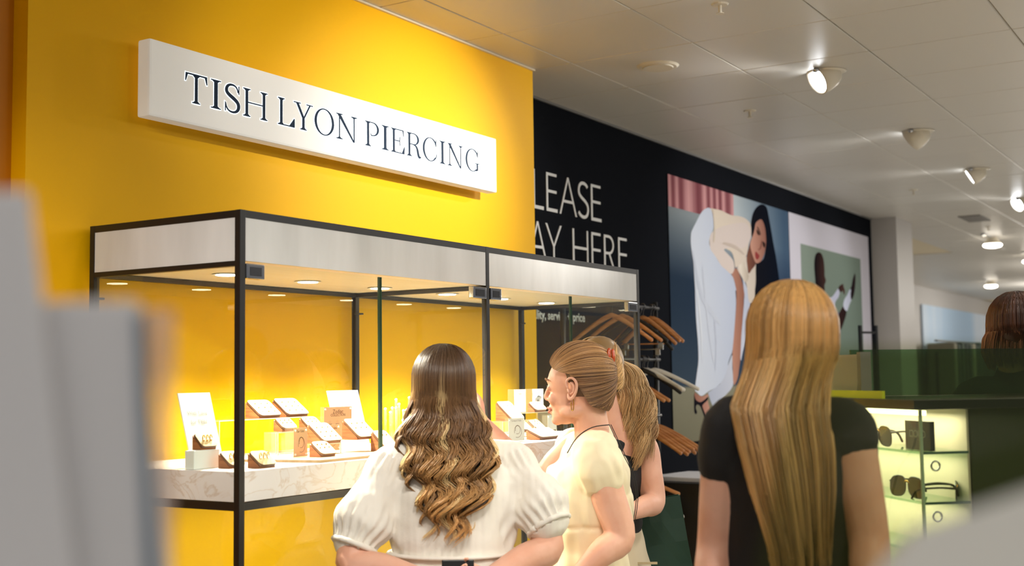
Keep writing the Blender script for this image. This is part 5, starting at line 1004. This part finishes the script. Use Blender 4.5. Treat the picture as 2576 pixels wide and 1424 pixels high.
def ear_mesh(o_, Bm, k, par):
    g = Geo(); q = lambda y, z, x=0: o_ + Bm @ V((k*(.0765+x), y, z))
    g.tube([q(.004,.000,.002), q(.006,.016,.004), q(-.004,.027,.007), q(-.018,.026,.010), q(-.028,.012,.012), q(-.026,-.008,.010), q(-.016,-.024,.006), q(-.006,-.033,.004), q(.002,-.030,.002), q(.004,-.020,.001)], [.0032,.0036,.0038,.0040,.0042,.0040,.0044,.0058,.0050,.0030], n=10)
    g.tube([q(-.008,.014,.003), q(-.017,.004,.006), q(-.015,-.012,.005), q(-.004,-.019,.003)], [.003,.0038,.0034,.0028], n=8); g.tube([q(.004,-.004,.001), q(.001,-.010,.004), q(-.001,-.015,.003)], [.003,.004,.003], n=8)
    return g.make('ear', M_skin, par)
for k_ in (-1, 1): ear_mesh(hd2, B2, k_, b)

g = Geo(); ear = hd2+B2@V((-.082,-.010,-.040)); g.tube([ear+VR*-.004+Z*.006, ear+VR*.001+Z*.008, ear+VR*.003-Z*.006, ear+VR*.002-Z*.026, ear+VR*-.004-Z*.026, ear+VR*-.0045-Z*.004], [.0016]*6, n=7); g.make('earring', M_gold, p2)
g = Geo(); wv = V(j['lwr']); g.tube([wv+(VR*math.cos(t)*.030+VF*math.sin(t)*.030)+Z*.012*math.cos(t) for t in np.linspace(0,6.28,24)], [.0022]*24, n=6, k=1); g.make('bracelet', M_gold, p2)
g = Geo(); nb_ = nk+VR*.043-VF*.062+Z*.046
lan = [nk-VR*.085-VF*.075-Z*.035, nk-VR*.055-VF*.088+Z*.012, nk-VR*.01-VF*.088+Z*.040, nb_]; g.tube(lan, [.0016]*4, n=6)
lan2 = [nb_, upr+VR*.085-VF*.098+Z*.015, ch+VR*.125-VF*.085+Z*.05, ch+VR*.138-VF*.06-Z*.03, wa+VR*.13-VF*.03+Z*.05]
for o_ in (0, .005): g.tube([p+VR*o_ for p in lan2], [.0012]*5, n=6)
g.make('lanyard', mat('black_cord', (22,22,24), .6), p2)

# ------------------------------------------------------------ 3. woman with the long ponytail behind
j = J['w2b']; p3 = person('w2b', 'person with long blonde ponytail and black top, standing behind the cream dress')
hf3 = (VR*-.45+VF*.9).normalized(); bf3 = (VR*-.5+VF*.86).normalized()
b = body(j, p3, ((.165,.115),(.125,.095),(.140,.105),(.130,.075)), M_skin, .0058, (hf3,), ((VR*-1, 1, .4), (VF, -1, .8)), (.047,.042,.036,.025), bf3); face_parts(j['head'], hf3, b, brow=(150,120,84))
side = (V(j['rsh'])-V(j['lsh'])).normalized(); pel, wa, ch, upr, nk = (V(j[k]) for k in ('pelvis','waist','chest','upper','neck'))
G = Geo(); G.tube([wa-Z*.005, lerp(wa,ch,.5), ch, lerp(ch,upr,.7), upr-Z*.01], [(.142,.112),(.140,.110),(.152,.118),(.140,.10),(.10,.08)], n=24, side=side, k=5); M_bt = mat('black_jersey', (24,24,26), .75); add_bump(M_bt, 30, .3, .004); top_ = G.remesh('top', M_bt, p3, .007, 4)
G = Geo(); hip = side*.085; G.tube([wa-Z*.015, pel, pel-Z*.08], [(.140,.112),(.182,.134),(.185,.136)], n=24, side=side)
for k in (-1, 1): G.tube([pel+hip*k-Z*.05, V((pel.x,pel.y,.45))+hip*k, V((pel.x,pel.y,.08))+hip*k], [.102,.085,.075], n=18)
M_tro = mat('beige_twill', (214,200,172), .8); tr_ = G.remesh('trousers', M_tro, p3, .007, 4, noise_disp(.004, 14))
bm = bmesh.new(); c0 = pel+VR*.155-VF*.075; bbox(bm, -.035,.035,-.002,.002,-.004,.004, M=Matrix.Translation(c0) @ basis(VF).to_4x4()); fin('pocket_welt', bm, mat('beige_seam', (188,172,142), .8), tr_)
B3 = basis(hf3); hd3 = V(j['head']); tie = np.array(B3.transposed() @ (V(j['tie'])-hd3)); tied = (tie-SKC)/SK; rg = np.random.RandomState(8); PP = []; CC = []
for i in range(1500):
    a = rg.uniform(0,6.28); th = rg.uniform(.5,2.2); d0 = np.array((math.sin(th)*math.sin(a), .55+.6*math.cos(th)*rg.rand(), math.sin(th)*math.cos(a)*.9+.25)); t = np.linspace(0,1,18); dd = slerp(d0, tied, t); pts = SKC+dd*SK*(1.04+.03*rg.rand()); e_ = np.clip((t-.85)/.15,0,1)[:,None]; pts = pts*(1-e_)+(tie+rg.normal(size=3)*.006)*e_
    PP.append(pts @ np.array(B3).T+np.array(hd3)); tv = np.clip(.55+rg.normal()*.25,0,1); CC.append(np.tile((np.array(lin((132,106,72)))*(1-tv)+np.array(lin((208,180,132)))*tv)*rg.uniform(.75,1.15), (18,1)))
G = Geo(); G.ell(hd3+B3@V((0,-.03,.044)), (SK[0],SK[1]*.92,SK[2]), B3); strands('hair', np.array(PP), np.array(CC), p3, .0012, G, (150,122,84))
PP = []; CC = []; T0, P1_, P2_ = V(j['tie']), V(j['pony']), V(j['ponyend'])
for i in range(2600):
    k = rg.randint(26); lp = np.random.RandomState(100+k).rand(4); a = rg.normal()*.25+k*6.28/26; rr_ = math.sqrt(rg.rand()); t = np.linspace(0,1,26); w_ = np.interp(t, [0,.12,.45,.8,1], [.012,.040,.064,.058,.030])*rr_
    ctr = np.array([tuple(lerp(T0, P1_+VR*.0, min(1, x*2.2)) if x < .4545 else lerp(P1_, P2_, (x-.4545)/.5455)) for x in t*(.62+.26*lp[0]+.12*rg.rand())]); ctr += np.outer(np.sin(np.clip(t*2.4,0,1)*math.pi)*.022, np.array(VR))
    am = .017*np.clip(t-.3,0,1)*2; ph = t*13+lp[1]*6
    pts = ctr+np.outer(np.cos(a)*w_+am*np.sin(ph), np.array(VR))+np.outer(np.sin(a)*w_*.7+am*np.cos(ph), np.array(VF)); PP.append(pts)
    tv = np.clip(lp[2]*.9+rg.normal()*.15,0,1); CC.append(np.tile((np.array(lin((150,118,78)))*(1-tv)+np.array(lin((228,200,152)))*tv)*rg.uniform(.75,1.15), (26,1)))
G = Geo(); G.tube([T0, lerp(T0,P1_,.5)+VR*.02, P1_+VR*.006, lerp(P1_,P2_,.6)], [.010,.024,.026,.014], n=14); strands('ponytail', np.array(PP), np.array(CC), p3, .0012, G, (126,98,62))
g = Geo(); g.tube([V(j['tie'])+VR*.014*math.cos(t)+Z*.014*math.sin(t) for t in np.linspace(0,6.28,16)], [.005]*16, n=8, k=1); g.make('hair_tie', M_bt, p3)
# shopping bag in that hand
bag = empty('shopping_bag', V(J['bagtop'])-Z*.40, 'dark green paper shopping bag with white lettering held below the ponytail', 'bag')
bag.rotation_euler = (0, 0, -1.012)
M_bag = mat('green_paper_bag', (22,58,46), .5); add_bump(M_bag, 8, .25, .006)
bT = Matrix.Rotation(-.16, 4, 'Y'); bm = bmesh.new(); bbox(bm, -.11,.10,-.045,.045,0,.40); bmesh.ops.delete(bm, geom=[f_ for f_ in bm.faces if all(v.co.z > .39 for v in f_.verts)], context='FACES')
bmesh.ops.subdivide_edges(bm, edges=bm.edges, cuts=4, use_grid_fill=True)
for v in bm.verts: v.co.y *= 1-.55*(v.co.z/.4)**2; v.co.y += .006*noise.noise(v.co*9); v.co.x += .006*noise.noise(v.co*7+V((3,1,2)))
bm.transform(bT); fin('bag_body', bm, M_bag, bag); bmd = bag.children[0].modifiers.new('t', 'SOLIDIFY'); bmd.thickness = .0012
text('bag_lettering', 'JOHN LEWIS', bT @ Matrix(((.94,-.34,0,-.035),(0,0,-1,-.052),(.34,.94,0,.075),(0,0,0,1))), mat('bag_print', (210,212,206), .5), bag, width=.125, depth=.0005)
for s in (-.03, .03):
    g = Geo(); g.tube([bT@V((-.08,s,.39)), bT@V((-.07,s*.5,.46)), bT@V((-.02,s*.3,.50)), bT@V((.03,s*.5,.46)), bT@V((.04,s,.39))], [.0035]*5, n=7); g.make('bag_handle', mat('bag_cord', (206,196,176), .7), bag)

# ------------------------------------------------------------ 4. woman in the black tee, long straight hair
j = J['w3']; p4 = person('w3', 'person in black tee with long straight golden hair, partly behind smoky glass')
hf4 = (VF*.95+VR*.3).normalized(); b = body(j, p4, ((.165,.12),(.140,.105),(.155,.115),(.150,.08)), M_skin, .0055, (hf4,), ((VR, -1, .3), (VR*-1, 1, .3)), (.046,.040,.036,.025), VF); face_parts(j['head'], hf4, b)
side = (V(j['rsh'])-V(j['lsh'])).normalized(); pel, wa, ch, upr, nk = (V(j[k]) for k in ('pelvis','waist','chest','upper','neck'))
G = Geo(); G.tube([pel-Z*.02, wa, lerp(wa,ch,.5), ch, lerp(ch,upr,.7), upr+Z*.02, nk-Z*.002], [(.175,.13),(.150,.118),(.150,.12),(.162,.126),(.160,.108),(.128,.085),(.066,.064)], n=24, side=side, k=5)
for S_ in 'lr':
    sh, sl, el = V(j[S_+'sh']), V(j[S_+'slv']), V(j[S_+'el']); q_ = 1 if S_ == 'l' else .3; G.tube([lerp(upr,sh,.4), lerp(upr,sh,.9)+Z*.006, lerp(sh,el,.18*q_), lerp(sh,el,.30*q_)], [.062,.060,.058,.055], n=18)
M_tee = mat('black_tee', (20,20,22), .8); add_bump(M_tee, 20, .25, .005); te = G.remesh('tee', M_tee, p4, .0065, 4, noise_disp(.004, 12))
sh = V(j['lsh']); g = text('tee_logo', 'T', Matrix.Translation(ch-VR*.118-VF*.118+Z*.028) @ Matrix(((VR.x,0,-VF.x,0),(VR.y,0,-VF.y,0),(0,1,0,0),(0,0,0,1))), mat('yellow_print', (226,178,40), .6), te, height=.03, depth=.0015)
G = Geo(); hip = side*.085; G.tube([pel+Z*.02, pel-Z*.08], [(.17,.125),(.18,.132)], n=20, side=side, k=1)
for k in (-1, 1): G.tube([pel+hip*k-Z*.05, V((pel.x,pel.y,.45))+hip*k, V((pel.x,pel.y,.08))+hip*k], [.10,.08,.07], n=16)
G.make('trousers', mat('dark_denim', (30,32,38), .8), p4)
rows = [(.0,-.006,.098,-.090),(-.05,-.026,.086,-.100),(-.12,-.040,.094,-.128),(-.20,-.034,.088,-.150),(-.28,-.026,.078,-.155),(-.40,-.014,.056,-.150)]
B4 = basis(VF); hd4 = V(j['head'])+Z*.006; cols = (*L3((168,128,74),(180,140,86),(160,128,84)), lin((200,168,116)), lin((112,82,48)))
P, C = long_hair(hd4, B4, rows, 3400, 26, cols, 60, (.0012,.30), (-2.1,1.9), .6, 11, .05, zend_fn=lambda s: -.36-.06*(s < .2)); strands('hair', P, C, p4, .0012, skull_base(hd4, B4, rows[:-1]), (150,110,62), .34)

# ------------------------------------------------------------ 5. woman at the right edge
j = J['w5']; p5 = person('w5', 'person with brown bob and dark green top at the right edge')
hf5 = (VF*.6+VR*.8).normalized(); b = body(j, p5, ((.17,.12),(.15,.11),(.16,.12),(.15,.08)), M_skin, .007, (hf5,), ((VR, -1, .3), (VR*-1, 1, .3)), (.05,.044,.038,.026), VF); face_parts(j['head'], hf5, b)
side = (V(j['rsh'])-V(j['lsh'])).normalized(); pel, wa, ch, upr, nk = (V(j[k]) for k in ('pelvis','waist','chest','upper','neck'))
G = Geo(); G.tube([pel-Z*.02, wa, ch, lerp(ch,upr,.7), upr+Z*.02, nk], [(.19,.14),(.165,.125),(.175,.132),(.168,.11),(.13,.09),(.07,.07)], n=24, side=side, k=5)
for S_ in 'lr': sh, el, wr = V(j[S_+'sh']), V(j[S_+'el']), V(j[S_+'wr']); G.tube([lerp(upr,sh,.4), lerp(upr,sh,.9)+Z*.006, lerp(sh,el,.4), el, lerp(el,wr,.8)], [.066,.066,.062,.056,.044], n=16)
G.remesh('jumper', mat('dark_green_knit', (30,52,46), .85), p5, .009, 4, noise_disp(.006, 10))
G = Geo(); hip = side*.085; G.tube([pel+Z*.02, pel-Z*.08], [(.17,.125),(.18,.132)], n=20, side=side, k=1)
for k in (-1, 1): G.tube([pel+hip*k-Z*.05, V((pel.x,pel.y,.45))+hip*k, V((pel.x,pel.y,.08))+hip*k], [.10,.08,.07], n=16)
G.make('trousers', mat('dark_denim', (30,32,38), .8), p5)
rows = [(.0,0,.100,-.085),(-.05,0,.104,-.085),(-.09,0,.092,-.078)]
B5 = basis((VF*.85+VR*.5).normalized()); hd5 = V(j['head'])+Z*.004; cols = (*L3((70,42,30),(92,58,42),(104,72,56)), lin((132,92,70)), lin((44,28,22)))
P, C = long_hair(hd5, B5, rows, 2200, 20, cols, 50, (.003,.2), (-2.3,2.0), 0, 21, .012); strands('hair', P, C, p5, .0013, skull_base(hd5, B5, rows[:-1]), (66,42,30))
for e in (p1, p2, p3, p4, p5): root_fix(e.children, e)
